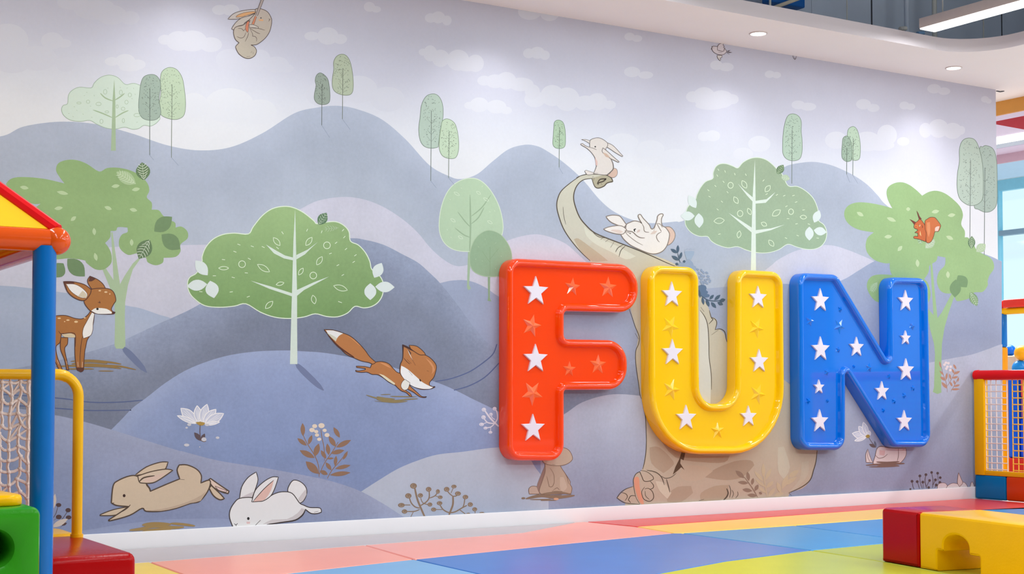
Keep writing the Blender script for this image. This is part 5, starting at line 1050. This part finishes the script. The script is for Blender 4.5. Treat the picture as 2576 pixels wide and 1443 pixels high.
# ------------------------------------------------------------------ lamps and ceiling services
for x, lb in ((5.957, 'round recessed downlight in the soffit above the letter U'), (7.741, 'round recessed downlight in the soffit near the wall end')):
    dl = empty('downlight', lb, 'light', (x, DOWN_Y, 3.0), 'soffit downlights'); lo = dl.location
    bm = bmesh.new(); R = []
    for r, z in ((.048, 3.001), (.057, 3.001), (.057, 2.997), (.054, 2.994), (.049, 2.994), (.048, 3.001)): R.append([bm.verts.new((x+r*math.cos(2*math.pi*i/32), DOWN_Y+r*math.sin(2*math.pi*i/32), z)) for i in range(32)])
    for a, b in zip(R, R[1:]):
        for i in range(32): bm.faces.new((a[i], a[(i+1) % 32], b[(i+1) % 32], b[i]))
    fin(bm, 'trim_ring', M['metal'], dl, off=lo)
    bm = bmesh.new(); bmesh.ops.create_circle(bm, cap_ends=True, segments=32, radius=.048, matrix=Matrix.Translation((x, DOWN_Y, 2.9965))); fin(bm, 'diffuser', M['glow'], dl, off=lo)
ll = empty('linear_lamp', 'long suspended linear lamp in the ceiling opening', 'light', (6.94, -.8, 3.05)); lo = ll.location
box('housing', (6.87, -2.62, 3.052), (7.01, -.8, 3.115), M['metal'], ll, .003, 2, lo); box('diffuser', (6.874, -2.61, 3.0455), (7.006, -.805, 3.052), M['glow'], ll, off=lo)
for y in (-.93, -1.62, -2.45): tube('hanger_cable', [(6.94, y, 3.11), (6.94, y, 4.3)], .0045, M['wire'], ll, 6, lo)
for i, (px_, r, mm) in enumerate(((2043, .004, 'slate'), (2131, .004, 'wire'), (2193, .005, 'dark'), (2281, .017, 'slate'), (2351, .017, 'wire'), (2474, .005, 'wire'), (2520, .004, 'dark'))):
    p = on(px_, 60, 1, -.2)
    tag(tube('hanger_rod', [(p.x, -.2, 3.086), (p.x, -.2, 4.3)], r, M[mm], None, 8), ('thin slate hanger rod nearest to the blue duct', 'thin pale hanger rod, second from the blue duct', 'thin dark hanger rod, third from the blue duct', 'thick slate drop pipe left of the hanging lamp end', 'thick pale drop pipe just behind the hanging lamp end', 'thin pale hanger rod behind the middle of the hanging lamp', 'thin dark hanger rod close to the right edge, behind the hanging lamp')[i], 'rod', 'hanger rods in the ceiling void')
p = on(1968, 3, 1, -.3)
tag(box('air_duct', (p.x-.14, -.34, p.z-.03), (p.x+.16, -.26, p.z+.3), mat('duct_blue', (10, 92, 168), .5, noise=.05), None, .01), 'blue duct above the soffit edge', 'duct')
a, b = on(1945, 20, 1, -.45), on(2010, -4, 1, -.45)
tag(tube('conduit', [a, b, b+(b-a)*1.5], .012, mat('conduit_beige', (190, 178, 160), .5, noise=.03), None, 10), 'beige conduit crossing in front of the blue duct', 'pipe')
a = on(1937, 10, 1, -.5)
tag(tube('cable', [(a.x, -.5, 3.086), (a.x+.004, -.5, 3.3), (a.x+.02, -.5, 4.3)], .007, M['wire'], None, 8), 'white cable rising from the soffit beside the blue duct', 'cable')
for x, y, c, lb in ((2272, 72, (190, 190, 186), 'small grey clamp on the soffit edge'), (2316, 84, (120, 160, 196), 'small blue grey clamp beside the hanging lamp end')):
    p = on(x, y, 1, -.56); r = empty('cable_clamp', lb, 'clamp', (p.x, -.56, 3.086)); lo = r.location; cm = mat('clamp_metal', c, .4, noise=.03)
    tube('clamp_stem', [(p.x, -.56, 3.086), (p.x, -.56, p.z)], .006, cm, r, 8, lo); tube('clamp_barrel', [(p.x-.03, -.56, p.z-.006), (p.x+.025, -.56, p.z+.006)], .014, cm, r, 12, lo)
a, b = on(2506, 228.5, 2, 2.999), on(2526, 229, 2, 2.999)
tag(tube('wire_end', [a, (a+b)/2+Vector((0, 0, -.006)), b], .004, M['dark'], None, 6), 'short loose wire end on the soffit at the wall corner', 'wire')
